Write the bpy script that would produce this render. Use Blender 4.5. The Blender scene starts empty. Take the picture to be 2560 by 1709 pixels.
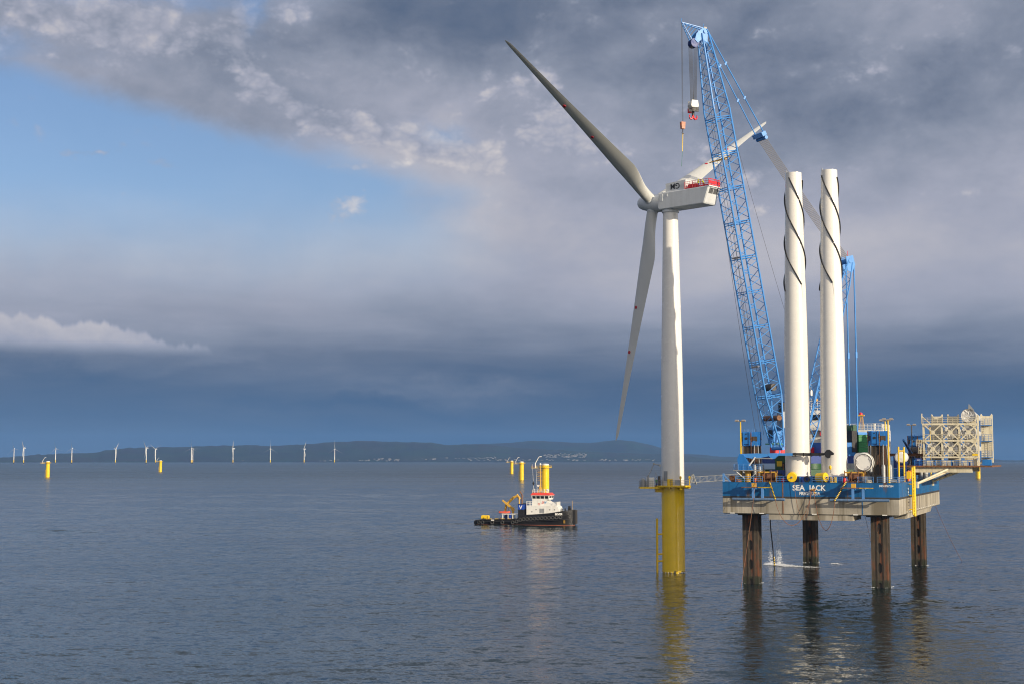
import bpy, math, random
from mathutils import Vector, Matrix
random.seed(7)
R = math.radians
scene = bpy.context.scene
col = scene.collection

# ------------------------------------------------------------------ camera
F_PX, EYE_ROW, CAM_H = 3555.0, 1144.0, 24.7          # photo pixels (2560 x 1709), eye level row, metres above the sea
PITCH = math.atan((EYE_ROW - 854.5) / F_PX)
cam_d = bpy.data.cameras.new('camera')
cam_d.sensor_width = 36.0
cam_d.lens = 36.0 * F_PX / 2560.0
cam_d.clip_start, cam_d.clip_end = 1.0, 90000.0
cam = bpy.data.objects.new('camera', cam_d)
cam.location = (0, 0, CAM_H)
cam.rotation_euler = (math.pi / 2 + PITCH, 0, 0)
col.objects.link(cam)
scene.camera = cam

# ------------------------------------------------------------------ sun and sky
SUN_AZ, SUN_EL = R(137.1), R(14.0)                    # compass from +Y towards +X
sun_dir = Vector((math.sin(SUN_AZ) * math.cos(SUN_EL), math.cos(SUN_AZ) * math.cos(SUN_EL), math.sin(SUN_EL)))
sun_d = bpy.data.lights.new('sun', 'SUN')
sun_d.energy = 4.8
sun_d.angle = R(0.53)
sun_d.color = (1.0, 0.86, 0.66)
sun = bpy.data.objects.new('sun', sun_d)
sun.rotation_euler = sun_dir.to_track_quat('Z', 'Y').to_euler()
sun.location = (200, -100, 300)
col.objects.link(sun)
scene.view_settings.view_transform = 'Standard'
scene.view_settings.look = 'None'
scene.view_settings.gamma = 1.0
scene.view_settings.exposure = 0.06
scene.view_settings.use_curve_mapping = False
scene.cycles.filter_width = 1.1
scene.cycles.max_bounces = 6
scene.cycles.diffuse_bounces = 2
scene.cycles.glossy_bounces = 3
scene.cycles.transmission_bounces = 3
scene.cycles.volume_bounces = 0
scene.cycles.caustics_reflective = True
scene.cycles.sample_clamp_indirect = 4.0
scene.cycles.caustics_refractive = False


class G:
    """short-hand for building a node tree"""
    def __init__(self, nt):
        self.nt = nt

    def put(self, sock, v):
        if isinstance(v, bpy.types.NodeSocket):
            self.nt.links.new(v, sock)
        elif v is not None:
            sock.default_value = v

    def m(self, op, a, b=None, c=None, clamp=False):
        n = self.nt.nodes.new('ShaderNodeMath')
        n.operation = op
        n.use_clamp = clamp
        for s, v in zip(n.inputs, (a, b, c)):
            self.put(s, v)
        return n.outputs[0]

    def add(self, *v):
        r = v[0]
        for x in v[1:]:
            r = self.m('ADD', r, x)
        return r

    def mul(self, *v):
        r = v[0]
        for x in v[1:]:
            r = self.m('MULTIPLY', r, x)
        return r

    def sub(self, a, b):
        return self.m('SUBTRACT', a, b)

    def smooth(self, x, lo, hi, a=0.0, b=1.0):
        n = self.nt.nodes.new('ShaderNodeMapRange')
        n.interpolation_type = 'SMOOTHSTEP'
        for i, v in enumerate((x, lo, hi, a, b)):
            self.put(n.inputs[i], v)
        return n.outputs[0]

    def xyz(self, x, y, z):
        n = self.nt.nodes.new('ShaderNodeCombineXYZ')
        for s, v in zip(n.inputs, (x, y, z)):
            self.put(s, v)
        return n.outputs[0]

    def noise(self, vec, scale, detail=4.0, rough=0.55, dist=0.0, color=False, dims='3D'):
        n = self.nt.nodes.new('ShaderNodeTexNoise')
        self.put(n.inputs['Vector'], vec)
        self.put(n.inputs['Scale'], scale)
        n.noise_dimensions = dims
        n.inputs['Detail'].default_value = detail
        n.inputs['Roughness'].default_value = rough
        n.inputs['Distortion'].default_value = dist
        return n.outputs['Color' if color else 'Fac']

    def mix(self, f, a, b, blend='MIX'):
        n = self.nt.nodes.new('ShaderNodeMix')
        n.data_type = 'RGBA'
        n.blend_type = blend
        ins = [s for s in n.inputs if s.type == 'RGBA']
        self.put(n.inputs[0], f)
        for s, v in zip(ins, (a, b)):
            self.put(s, v if isinstance(v, bpy.types.NodeSocket) else (*v[:3], 1.0))
        return [s for s in n.outputs if s.type == 'RGBA'][0]

    def ramp(self, f, stops, interp='LINEAR'):
        n = self.nt.nodes.new('ShaderNodeValToRGB')
        n.color_ramp.interpolation = interp
        e = n.color_ramp.elements
        while len(e) < len(stops):
            e.new(0.5)
        for k, (p, c) in zip(e, stops):
            k.position = p
            k.color = (*c, 1) if len(c) == 3 else c
        self.put(n.inputs[0], f)
        return n.outputs[0]


world = bpy.data.worlds.new('World')
scene.world = world
world.use_nodes = True
world.cycles.sampling_method = 'MANUAL'
world.cycles.sample_map_resolution = 512
wt = world.node_tree
wt.nodes.clear()
w = G(wt)
wout = wt.nodes.new('ShaderNodeOutputWorld')
sky = wt.nodes.new('ShaderNodeTexSky')
sky.sky_type = 'NISHITA'
sky.sun_disc = False
sky.sun_elevation = SUN_EL
sky.sun_rotation = SUN_AZ
sky.air_density, sky.dust_density, sky.ozone_density = 1.0, 0.4, 4.0
bg_sky = wt.nodes.new('ShaderNodeBackground')
bg_sky.inputs['Strength'].default_value = 0.115
wt.links.new(w.mix(1.0, sky.outputs[0], (1.16, 1.0, 1.0), 'MULTIPLY'), bg_sky.inputs['Color'])
# clouds: fields over the direction of the sky (azimuth, elevation) and over a flat cloud deck
tc = wt.nodes.new('ShaderNodeTexCoord')
sep = wt.nodes.new('ShaderNodeSeparateXYZ')
wt.links.new(tc.outputs['Generated'], sep.inputs[0])
dx, dy, dz = sep.outputs
az = w.m('ARCTAN2', dx, dy)
el = w.m('ARCSINE', dz)
q = w.m('DIVIDE', 1.0, w.add(w.m('MAXIMUM', dz, 0.0), 0.30))
deck = w.xyz(w.mul(dx, q), w.mul(dy, q), 0.0)
n_big = w.noise(deck, 2.4, 5, 0.52, dims='2D')
bil = w.xyz(w.mul(az, 17.0), w.mul(el, 25.0), 0.0)
n_fine = w.noise(bil, 1.0, 8, 0.60, 0.15, dims='2D')


n_a, n_b = w.noise(bil, 1.9, 1, 0.5, dims='2D'), w.noise(bil, 4.6, 2, 0.55, dims='2D')
bump_ = w.add(w.mul(w.m('ABSOLUTE', w.sub(n_a, 0.5)), 1.7), w.mul(w.m('ABSOLUTE', w.sub(n_b, 0.5)), 1.1))   # cauliflower lobes
puff = w.add(w.mul(n_fine, 0.9), w.mul(bump_, 0.26))
strat = w.noise(w.xyz(w.mul(az, 3.2), w.mul(el, 22.0), 0.3), 2.0, 6, 0.55, 0.3)
warp = w.sub(w.noise(w.xyz(w.mul(az, 9.0), w.mul(el, 14.0), 1.7), 1.0, 6, 0.6), 0.5)
warp2 = w.sub(w.noise(w.xyz(w.mul(az, 9.0), w.mul(el, 14.0), 8.1), 1.0, 6, 0.6), 0.5)
azw = w.add(az, w.mul(warp, 0.16))
elw = w.add(el, w.mul(warp2, 0.07))


flat_ = w.xyz(azw, elw, 0.0)
TL = -0.24
slant_ = w.xyz(w.add(w.mul(azw, math.cos(TL)), w.mul(elw, math.sin(TL))), w.sub(w.mul(elw, math.cos(TL)), w.mul(azw, math.sin(TL))), 0.0)


def masses(total, rows):
    """adds soft cloud masses, each centred where the photo's pixel looks: px, py, size x, size y, slanted?, amount"""
    for px, py, sx, sy, sl, amp in rows:
        a0, e0 = (px - 1280) / F_PX, (EYE_ROW - py) / F_PX
        if sl:
            a0, e0 = a0 * math.cos(TL) + e0 * math.sin(TL), e0 * math.cos(TL) - a0 * math.sin(TL)
        v = wt.nodes.new('ShaderNodeVectorMath')
        v.operation = 'MULTIPLY_ADD'
        wt.links.new(slant_ if sl else flat_, v.inputs[0])
        v.inputs[1].default_value = (F_PX / sx, F_PX / sy, 0)
        v.inputs[2].default_value = (-a0 * F_PX / sx, -e0 * F_PX / sy, 0)
        d = wt.nodes.new('ShaderNodeVectorMath')
        d.operation = 'DOT_PRODUCT'
        wt.links.new(v.outputs[0], d.inputs[0])
        wt.links.new(v.outputs[0], d.inputs[1])
        total = w.m('MULTIPLY_ADD', w.m('POWER', 0.3679, d.outputs['Value']), amp, total)
    return total


base = w.ramp(w.mul(el, 2.0), [
    (0.0, (.05,) * 3), (0.03, (.04,) * 3), (0.085, (.10,) * 3), (0.13, (.26,) * 3), (0.19, (.54,) * 3),
    (0.28, (.67,) * 3), (0.38, (.67,) * 3), (0.47, (.56,) * 3), (0.56, (.50,) * 3), (0.64, (.46,) * 3), (1.0, (.47,) * 3)])
# the soft grey-mauve sheet
L = w.add(base,
          w.mul(w.sub(n_big, 0.5), w.smooth(el, 0.05, 0.2, 0.10, 0.52)),
          w.mul(w.sub(n_fine, 0.5), w.smooth(el, 0.08, 0.25, 0.05, 0.34)),
          w.mul(w.sub(strat, 0.5), w.smooth(el, 0.05, 0.16, 0.40, 0.0)))
L = masses(L, (
    (620, 215, 420, 45, 1, -.07), (950, 90, 320, 95, 0, -.13), (1300, 60, 380, 120, 0, -.10), (2180, 330, 440, 170, 0, -.20), (1800, 150, 330, 120, 0, -.10),
    (2430, 130, 220, 90, 0, .06), (1250, 800, 420, 70, 0, -.08), (2300, 830, 500, 40, 0, -.06), (2150, 660, 500, 80, 0, .04),
    (250, 915, 420, 26, 0, -.10), (1900, 1000, 700, 70, 0, -.04), (900, 1035, 400, 14, 0, -.06), (1150, 962, 230, 24, 0, .16), (990, 995, 170, 16, 0, .11), (520, 915, 170, 18, 0, .10), (330, 860, 330, 50, 0, .05)))
# heaped cloud on top of the sheet, crisp at its lit rims
cov = w.add(-0.67, w.smooth(el, 0.11, 0.18, -0.22, 0.0), w.mul(w.smooth(w.sub(el, w.add(0.262, w.mul(w.add(az, 0.36), -0.215))), 0.0, 0.05), w.smooth(az, 0.06, -0.16), 0.10))
cov = masses(cov, (
    (180, 100, 270, 62, 1, .34), (590, 60, 70, 90, 0, .28), (520, 140, 130, 45, 1, .26), (740, 262, 190, 32, 1, .30), (960, 325, 240, 36, 1, .32), (1090, 372, 140, 36, 1, .28),
    (715, 335, 60, 30, 0, .26), (865, 524, 100, 22, 0, .34), (880, 418, 130, 20, 0, .22), (205, 420, 60, 20, 0, .24), (440, 440, 100, 16, 0, .20), (110, 545, 80, 18, 0, .18),
    (1430, 350, 240, 90, 0, .26), (1850, 465, 130, 85, 0, .34), (2460, 180, 220, 70, 0, .26), (2150, 590, 320, 60, 0, .22), (1270, 190, 180, 60, 0, .20),
    (30, 170, 70, 26, 0, .28), (2050, 130, 200, 70, 0, .16)))
dens = w.add(cov, puff)
heaps = w.smooth(dens, -0.07, 0.32)
rim = w.mul(w.smooth(dens, 0.0, 0.18), w.smooth(dens, 0.50, 0.14))
tone = w.add(w.mul(L, 0.55), 0.25, w.mul(rim, 0.15), w.mul(w.sub(bump_, 0.3), 0.55))
L = w.add(w.mul(L, w.sub(1.0, w.mul(heaps, 0.8))), w.mul(heaps, tone, 0.8))
# a bank of heaped cloud low on the left, lit from the right
heap_top = w.add(0.0925, w.mul(w.sub(w.noise(w.xyz(w.mul(az, 24.0), 0.0, 3.3), 1.0, 5, 0.55), 0.5), 0.055), w.smooth(az, -0.30, -0.16, 0.0, -0.024))
heap = w.mul(w.smooth(w.sub(heap_top, el), -0.0008, 0.0035), w.smooth(el, 0.068, 0.0805), w.smooth(az, -0.13, -0.25))
heap_tone = w.add(0.72, w.mul(w.sub(w.noise(w.xyz(w.mul(az, 40.0), w.mul(el, 55.0), 1.0), 1.0, 5, 0.6), 0.5), 0.35), w.mul(w.sub(el, 0.08), 6.0))
L = w.add(w.mul(L, w.sub(1.0, w.mul(heap, 0.85))), w.mul(heap, heap_tone, 0.85))
cloud_col = w.ramp(L, [(0.0, (.045, .090, .180)), (0.14, (.078, .118, .200)), (0.3, (.140, .174, .250)), (0.46, (.250, .280, .360)),
                       (0.62, (.365, .380, .465)), (0.82, (.56, .535, .56)), (1.0, (.76, .70, .66))])
hz = w.mul(w.smooth(az, 0.15, -0.35), w.smooth(el, 0.09, 0.0))
cloud_col = w.mix(w.mul(hz, 0.30), cloud_col, (.20, .30, .46))
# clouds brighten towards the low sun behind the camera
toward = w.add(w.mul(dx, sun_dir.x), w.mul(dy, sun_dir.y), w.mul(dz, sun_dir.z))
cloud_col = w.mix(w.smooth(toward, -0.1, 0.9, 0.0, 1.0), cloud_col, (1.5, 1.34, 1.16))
# clear sky under the slanting edge of the cloud band
edge = w.add(0.268, w.mul(w.add(az, 0.36), -0.215), w.mul(warp2, 0.022), w.mul(w.sub(n_fine, 0.5), 0.022))
hole = w.mul(w.smooth(w.sub(edge, el), -0.003, 0.022), w.smooth(w.add(el, w.mul(warp, 0.03)), 0.095, 0.195), w.smooth(azw, 0.03, -0.10), w.smooth(az, -0.75, -0.45))
rift = masses(0.0, ((330, 30, 300, 26, 0, .55), (30, 180, 130, 30, 0, .5), (640, 40, 40, 60, 0, .5), (1130, 320, 70, 26, 0, .45)))
wisp = w.m('MAXIMUM', w.mul(heaps, 0.75), 0.10)
clear = w.m('MAXIMUM', w.mul(hole, w.sub(1.0, wisp)), rift)
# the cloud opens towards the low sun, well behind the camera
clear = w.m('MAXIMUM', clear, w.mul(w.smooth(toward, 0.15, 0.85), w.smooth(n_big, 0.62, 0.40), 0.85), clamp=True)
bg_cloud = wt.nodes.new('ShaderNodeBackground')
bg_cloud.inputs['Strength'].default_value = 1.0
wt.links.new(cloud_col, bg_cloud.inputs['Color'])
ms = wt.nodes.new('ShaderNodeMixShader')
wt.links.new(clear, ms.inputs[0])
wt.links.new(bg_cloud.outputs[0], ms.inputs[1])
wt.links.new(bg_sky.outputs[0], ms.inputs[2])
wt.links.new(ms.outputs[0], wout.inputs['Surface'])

# ------------------------------------------------------------------ helpers
def ray(px, py):
    u, v = (px - 1280) / F_PX, (854.5 - py) / F_PX
    c, s = math.cos(PITCH), math.sin(PITCH)
    return Vector((u, c - v * s, s + v * c))


def on_sea(px, py):
    """where the photo's pixel meets the (curved) sea"""
    r = ray(px, py)
    t = -CAM_H / r.z
    for _ in range(30):
        t = (-CAM_H - (t * r.y) ** 2 / (2 * EARTH)) / r.z
    p = Vector((0, 0, CAM_H)) + r * t
    return p


EARTH = 7.43e6
MATS = {}


def mat(name, c, rough=0.5, var=0.12, scale=1.0, metal=0.0, coat=0.0, rust=0.0, rust_col=(.16, .065, .025), streak=0.0, spec=0.5, bump=0.0, tide=None):
    """painted or bare surface: tone patches, optional vertical dirt streaks, rust patches and fine relief"""
    if name in MATS:
        return MATS[name]
    m = bpy.data.materials.new(name)
    m.use_nodes = True
    nt = m.node_tree
    g = G(nt)
    p = nt.nodes['Principled BSDF']
    t = nt.nodes.new('ShaderNodeTexCoord')
    o = t.outputs['Object']
    cs = (*c, 1)
    f = g.noise(o, 0.9 * scale, 5, 0.6)
    colr = g.mix(g.smooth(f, 0.3, 0.7), [x * (1 - var) for x in c], [min(1, x * (1 + var * .6)) for x in c])
    if streak:
        mp = nt.nodes.new('ShaderNodeMapping')
        mp.inputs['Scale'].default_value = (2.2 * scale, 2.2 * scale, 0.10 * scale)
        nt.links.new(o, mp.inputs[0])
        s = g.noise(mp.outputs[0], 1.0, 6, 0.65)
        colr = g.mix(g.mul(g.smooth(s, 0.46, 0.64), streak), colr, [x * .35 for x in (c[0] * 1.1, c[1], c[2] * .8)])
    if rust:
        mp2 = nt.nodes.new('ShaderNodeMapping')
        mp2.inputs['Scale'].default_value = (1.6 * scale, 1.6 * scale, 0.32 * scale)
        nt.links.new(o, mp2.inputs[0])
        s2 = g.noise(mp2.outputs[0], 1.0, 8, 0.68)
        colr = g.mix(g.smooth(s2, 0.66 - 0.22 * rust, 0.78 - 0.16 * rust), colr, rust_col)
    if tide is not None:                                  # weed and wet grime up to the high-water mark
        sx = nt.nodes.new('ShaderNodeSeparateXYZ')
        nt.links.new(o, sx.inputs[0])
        zz_ = g.sub(sx.outputs[2], g.mul(g.sub(g.noise(o, 1.3, 5, .65), .5), 2.2))
        colr = g.mix(g.smooth(zz_, tide, tide - .5), colr, (.030, .033, .018))
    nt.links.new(colr, p.inputs['Base Color'])
    rg = g.smooth(g.noise(o, 2.3 * scale, 4, 0.6), 0.25, 0.75, max(0.03, rough * .8), min(1, rough * 1.25))
    nt.links.new(rg, p.inputs['Roughness'])
    p.inputs['Metallic'].default_value = metal
    p.inputs['Coat Weight'].default_value = coat
    p.inputs['Coat Roughness'].default_value = 0.06
    p.inputs['Specular IOR Level'].default_value = spec
    if bump:
        b = nt.nodes.new('ShaderNodeBump')
        b.inputs['Strength'].default_value = bump
        b.inputs['Distance'].default_value = 0.1
        nt.links.new(g.noise(o, 6 * scale, 4, 0.6), b.inputs['Height'])
        nt.links.new(b.outputs[0], p.inputs['Normal'])
    MATS[name] = m
    return m


WHITE = mat('tower white paint', (.77, .745, .69), .24, .03, .3, coat=.35, streak=.05)
NACW = mat('nacelle white', (.66, .68, .68), .34, .05, .5, streak=.10)
BLADEW = mat('blade gelcoat', (.56, .565, .54), .38, .04, .3)
YEL = mat('yellow foundation paint', (.86, .57, .008), .20, .07, .4, coat=.4, streak=.12, tide=.35)
YELD = mat('yellow fittings', (.80, .52, .01), .4, .08, 1, rust=.12)
CRB = mat('crane blue', (.060, .265, .66), .38, .08, .6)
HULLB = mat('hull blue', (.006, .115, .31), .42, .14, .28, rust=.50, rust_col=(.13, .075, .04), streak=.45)
HULLK = mat('boot-top black', (.045, .043, .04), .6, .15, .5, rust=.35, streak=.3)
HULLG = mat('worn grey bottom paint', (.40, .365, .295), .6, .22, .22, rust=.18, rust_col=(.22, .14, .075), streak=.85)
CAPB = mat('jack house blue', (.018, .17, .50), .42, .10, .8, rust=.12, streak=.2)
RAILB = mat('railing blue', (.10, .26, .56), .45, .1, 1, rust=.2)
NAVY = mat('grillage blue', (.012, .045, .23), .45, .15, .8, rust=.15, streak=.2)
LEGM = mat('leg steel', (.085, .066, .045), .65, .25, .5, rust=.75, rust_col=(.17, .055, .02), streak=.7, bump=.3, tide=1.6)
LEGD = mat('leg rack steel', (.05, .042, .034), .6, .25, 1.2, rust=.35, streak=.7)
CREAM = mat('rack cream paint', (.72, .65, .47), .5, .10, .8, rust=.22, streak=.35)
RED = mat('red paint', (.72, .02, .03), .4, .08, 1)
REDM = mat('marker red', (.42, .012, .02), .5, .05, 1)
BLACK = mat('black rubber', (.016, .016, .017), .55, .3, 1)
DARKST = mat('oily dark steel', (.06, .052, .045), .5, .3, 1.5, rust=.4)
GREYST = mat('galvanised steel', (.36, .37, .37), .42, .12, 1, metal=.35, streak=.3)
GREEN = mat('counterweight green', (.03, .21, .07), .5, .12, .8, streak=.3)
DGREEN = mat('machinery green', (.02, .085, .03), .45, .2, 1)
HOUSEW = mat('ship white', (.76, .75, .70), .4, .05, .6, streak=.18, rust=.10, rust_col=(.45, .28, .14))
GLASS = mat('dark window glass', (.015, .02, .026), .06, .1, 1)
RUSTY = mat('rusty machinery', (.20, .085, .03), .65, .35, 1.6, rust=.6)
ORANGE = mat('orange paint', (.85, .17, .02), .45, .1, 1)
AMBER = mat('amber mast paint', (.62, .36, .05), .45, .1, 1, rust=.15)
ROPE = mat('steel wire rope', (.07, .068, .066), .5, .15, 1)
HAWSER = mat('rust-stained hawser', (.24, .11, .06), .75, .25, 2)
TAN = mat('greased wire', (.20, .17, .125), .5, .1, 1)
LAMP = mat('lamp head grey', (.30, .27, .24), .45, .1, 1)
DECKM = mat('deck plate', (.06, .065, .075), .6, .3, .3, rust=.4)
TARP = mat('silver wrapping film', (.60, .59, .57), .30, .30, 1.3, bump=.9)
LETW = mat('white lettering', (.80, .79, .75), .45, .06, 1)
LETK = mat('black lettering', (.02, .02, .022), .5, .05, 1)
TYRE = mat('worn tyre rubber', (.045, .044, .042), .6, .3, 1)
TUGK = mat('tug hull black', (.014, .014, .016), .38, .25, .5, rust=.10, streak=.2)
TUGR = mat('antifouling red', (.30, .085, .045), .6, .2, .6, streak=.3)
TUGB = mat('funnel blue', (.012, .06, .36), .4, .05, 1)
REDROOF = mat('wheelhouse red', (.70, .06, .04), .45, .06, 1)
SALMON = mat('rubber boat red', (.62, .10, .06), .5, .1, 1)
HIVIS = mat('hi-vis yellow', (.62, .80, .03), .6, .08, 6)
SKIN = mat('skin', (.45, .27, .19), .6, .05, 6)
CYAN = mat('logo light blue', (.05, .30, .60), .5, .03, 1)
CONCR = mat('wall grey', (.20, .19, .18), .8, .15, .02)


class MB:
    """collects vertices and faces of ONE mesh"""
    def __init__(self):
        self.v, self.f, self.mi = [], [], []
        self.k = 0

    def face(self, idx):
        self.f.append(tuple(idx))
        self.mi.append(self.k)

    def box(self, c, s, rz=0.0, rx=0.0, ry=0.0):
        b = len(self.v)
        mtx = Matrix.Rotation(rz, 3, 'Z') @ Matrix.Rotation(ry, 3, 'Y') @ Matrix.Rotation(rx, 3, 'X')
        for z in (-.5, .5):
            for x, y in ((-.5, -.5), (.5, -.5), (.5, .5), (-.5, .5)):
                self.v.append(Vector(c) + mtx @ Vector((x * s[0], y * s[1], z * s[2])))
        for f in ((3, 2, 1, 0), (4, 5, 6, 7), (0, 1, 5, 4), (1, 2, 6, 5), (2, 3, 7, 6), (3, 0, 4, 7)):
            self.face([b + i for i in f])
        return self

    def bb(self, x0, x1, y0, y1, z0, z1):
        return self.box(((x0 + x1) / 2, (y0 + y1) / 2, (z0 + z1) / 2), (abs(x1 - x0), abs(y1 - y0), abs(z1 - z0)))

    def ring(self, c, ax, up, r, n, r2=None):
        ax = Vector(ax).normalized()
        u = Vector(up)
        u = (u - ax * u.dot(ax)).normalized()
        v = ax.cross(u)
        b = len(self.v)
        for i in range(n):
            a = 2 * math.pi * i / n
            self.v.append(Vector(c) + u * (r * math.cos(a)) + v * ((r2 or r) * math.sin(a)))
        return list(range(b, b + n))

    def bridge(self, a, b):
        n = len(a)
        for i in range(n):
            self.face((a[i], a[(i + 1) % n], b[(i + 1) % n], b[i]))

    def cap(self, a, flip=False):
        self.face(a[::-1] if flip else a)

    def tube(self, p0, p1, r0, r1=None, n=10, caps=True):
        p0, p1 = Vector(p0), Vector(p1)
        ax = p1 - p0
        up = (0, 0, 1) if abs(ax.normalized().z) < .9 else (1, 0, 0)
        a = self.ring(p0, ax, up, r0, n)
        b = self.ring(p1, ax, up, r0 if r1 is None else r1, n)
        self.bridge(a, b)
        if caps:
            self.cap(a, True)
            self.cap(b)
        return self

    def path(self, pts, r, n=6):
        pts = [Vector(p) for p in pts]
        rings = []
        for i, p in enumerate(pts):
            t = (pts[min(i + 1, len(pts) - 1)] - pts[max(i - 1, 0)])
            up = (0, 0, 1) if abs(t.normalized().z) < .92 else (0.3, 1, 0)
            rings.append(self.ring(p, t, up, r(i / (len(pts) - 1)) if callable(r) else r, n))
        for a, b in zip(rings, rings[1:]):
            self.bridge(a, b)
        self.cap(rings[0], True)
        self.cap(rings[-1])
        return self

    def lathe(self, prof, o=(0, 0, 0), ax=(0, 0, 1), n=32, up=None, c0=True, c1=True):
        o, ax = Vector(o), Vector(ax).normalized()
        up = up or ((1, 0, 0) if abs(ax.z) > .9 else (0, 0, 1))
        rings = [self.ring(o + ax * h, ax, up, max(r, 1e-4), n) for r, h in prof]
        for a, b in zip(rings, rings[1:]):
            self.bridge(a, b)
        if c0:
            self.cap(rings[0], True)
        if c1:
            self.cap(rings[-1])
        return self

    def loft(self, secs, caps=True):
        rings = []
        for s in secs:
            b = len(self.v)
            self.v += [Vector(p) for p in s]
            rings.append(list(range(b, b + len(s))))
        for a, b in zip(rings, rings[1:]):
            self.bridge(a, b)
        if caps:
            self.cap(rings[0], True)
            self.cap(rings[-1])
        return self

    def prism(self, poly, d):
        """polygon (3-D points) pushed along d"""
        d = Vector(d)
        return self.loft([poly, [Vector(p) + d for p in poly]])

    def build(self, name, m, parent=None, smooth=False, org=None, label=None):
        me = bpy.data.meshes.new(name)
        o = Vector(org) if org is not None else Vector((0, 0, 0))
        me.from_pydata([tuple(p - o) for p in self.v], [], self.f)
        ms = m if isinstance(m, (list, tuple)) else [m]
        for x in ms:
            me.materials.append(x)
        if len(ms) > 1:
            me.polygons.foreach_set('material_index', self.mi)
        import bmesh
        bm = bmesh.new()
        bm.from_mesh(me)
        bmesh.ops.recalc_face_normals(bm, faces=bm.faces)
        bm.to_mesh(me)
        bm.free()
        if smooth:
            me.polygons.foreach_set('use_smooth', [True] * len(me.polygons))
            try:
                me.set_sharp_from_angle(angle=R(38))
            except Exception:
                pass
        ob = bpy.data.objects.new(name, me)
        ob.location = o
        ob.parent = parent
        col.objects.link(ob)
        if label:
            ob['label'] = label
        return ob


def tag(o, label=None, cat=None, group=None, kind=None):
    for k, v in (('label', label), ('category', cat), ('group', group), ('kind', kind)):
        if v:
            o[k] = v
    return o


def thing(name, label, cat, loc=(0, 0, 0), rz=0.0, group=None):
    o = bpy.data.objects.new(name, None)
    o.empty_display_size = 1.0
    o.location = loc
    o.rotation_euler = (0, 0, rz)
    col.objects.link(o)
    return tag(o, label, cat, group)


def dup(o, parent=None, label=None, group=None, loc=None, rz=None):
    c = o.copy()
    col.objects.link(c)
    c.parent = parent
    if label:
        c['label'] = label
    if group:
        c['group'] = group
    if loc is not None:
        c.location = loc
    if rz is not None:
        c.rotation_euler = (0, 0, rz)
    for ch in list(o.children):
        dup(ch, c)
    return c


_unit = {}


def bar(name, p0, p1, r, m, parent, square=False):
    """one lattice member: a shared unit bar set between two points"""
    key = (m.name, square)
    if key not in _unit:
        b = MB()
        if square:
            b.box((0, 0, 0), (2, 2, 1))
        else:
            b.tube((0, 0, -.5), (0, 0, .5), 1, n=8)
        me = b.build('member', m, smooth=not square)
        _unit[key] = me.data
        bpy.data.objects.remove(me)
    p0, p1 = Vector(p0), Vector(p1)
    o = bpy.data.objects.new(name, _unit[key])
    d = p1 - p0
    o.matrix_local = Matrix.LocRotScale((p0 + p1) / 2, d.to_track_quat('Z', 'Y'), Vector((r, r, d.length)))
    o.parent = parent
    col.objects.link(o)
    return o


def text(name, s, size, m, parent, mtx, fat=0.0, depth=0.012, align='CENTER', xs=1.0, shear=0.0):
    cu = bpy.data.curves.new('lettering', 'FONT')
    cu.body = s
    cu.size = size
    cu.offset = fat
    cu.extrude = depth
    cu.align_x = align
    cu.shear = shear
    cu.resolution_u = 3
    tmp = bpy.data.objects.new('tmp', cu)
    col.objects.link(tmp)
    dg = bpy.context.evaluated_depsgraph_get()
    me = bpy.data.meshes.new_from_object(tmp.evaluated_get(dg))
    bpy.data.objects.remove(tmp)
    bpy.data.curves.remove(cu)
    me.materials.clear()
    me.materials.append(m)
    me.transform(mtx @ Matrix.Diagonal((xs, 1, 1, 1)))
    o = bpy.data.objects.new(name, me)
    o.parent = parent
    col.objects.link(o)
    return o


def upright(x, y, z, rz=0.0, roll=0.0):
    """places lettering on an upright face whose outward normal is -Y turned by rz"""
    return Matrix.Translation((x, y, z)) @ Matrix.Rotation(rz, 4, 'Z') @ Matrix.Rotation(R(90), 4, 'X') @ Matrix.Rotation(roll, 4, 'Z')


def railing(name, pts, h, m, parent, step=1.6, r=.03, rails=2):
    """posts and rails of one run of railing, one mesh"""
    b = MB()
    pts = [Vector(p) for p in pts]
    for a, c in zip(pts, pts[1:]):
        n = max(1, round((c - a).length / step))
        for i in range(n + 1):
            p = a.lerp(c, i / n)
            b.tube(p, p + Vector((0, 0, h)), r, n=5)
        for k in range(rails):
            z = Vector((0, 0, h * (k + 1) / rails))
            b.tube(a + z, c + z, r, n=5)
    return b.build(name, m, parent)


def sag(p0, p1, drop, n=24):
    p0, p1 = Vector(p0), Vector(p1)
    return [p0.lerp(p1, t / n) - Vector((0, 0, 4 * drop * (t / n) * (1 - t / n))) for t in range(n + 1)]


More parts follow.
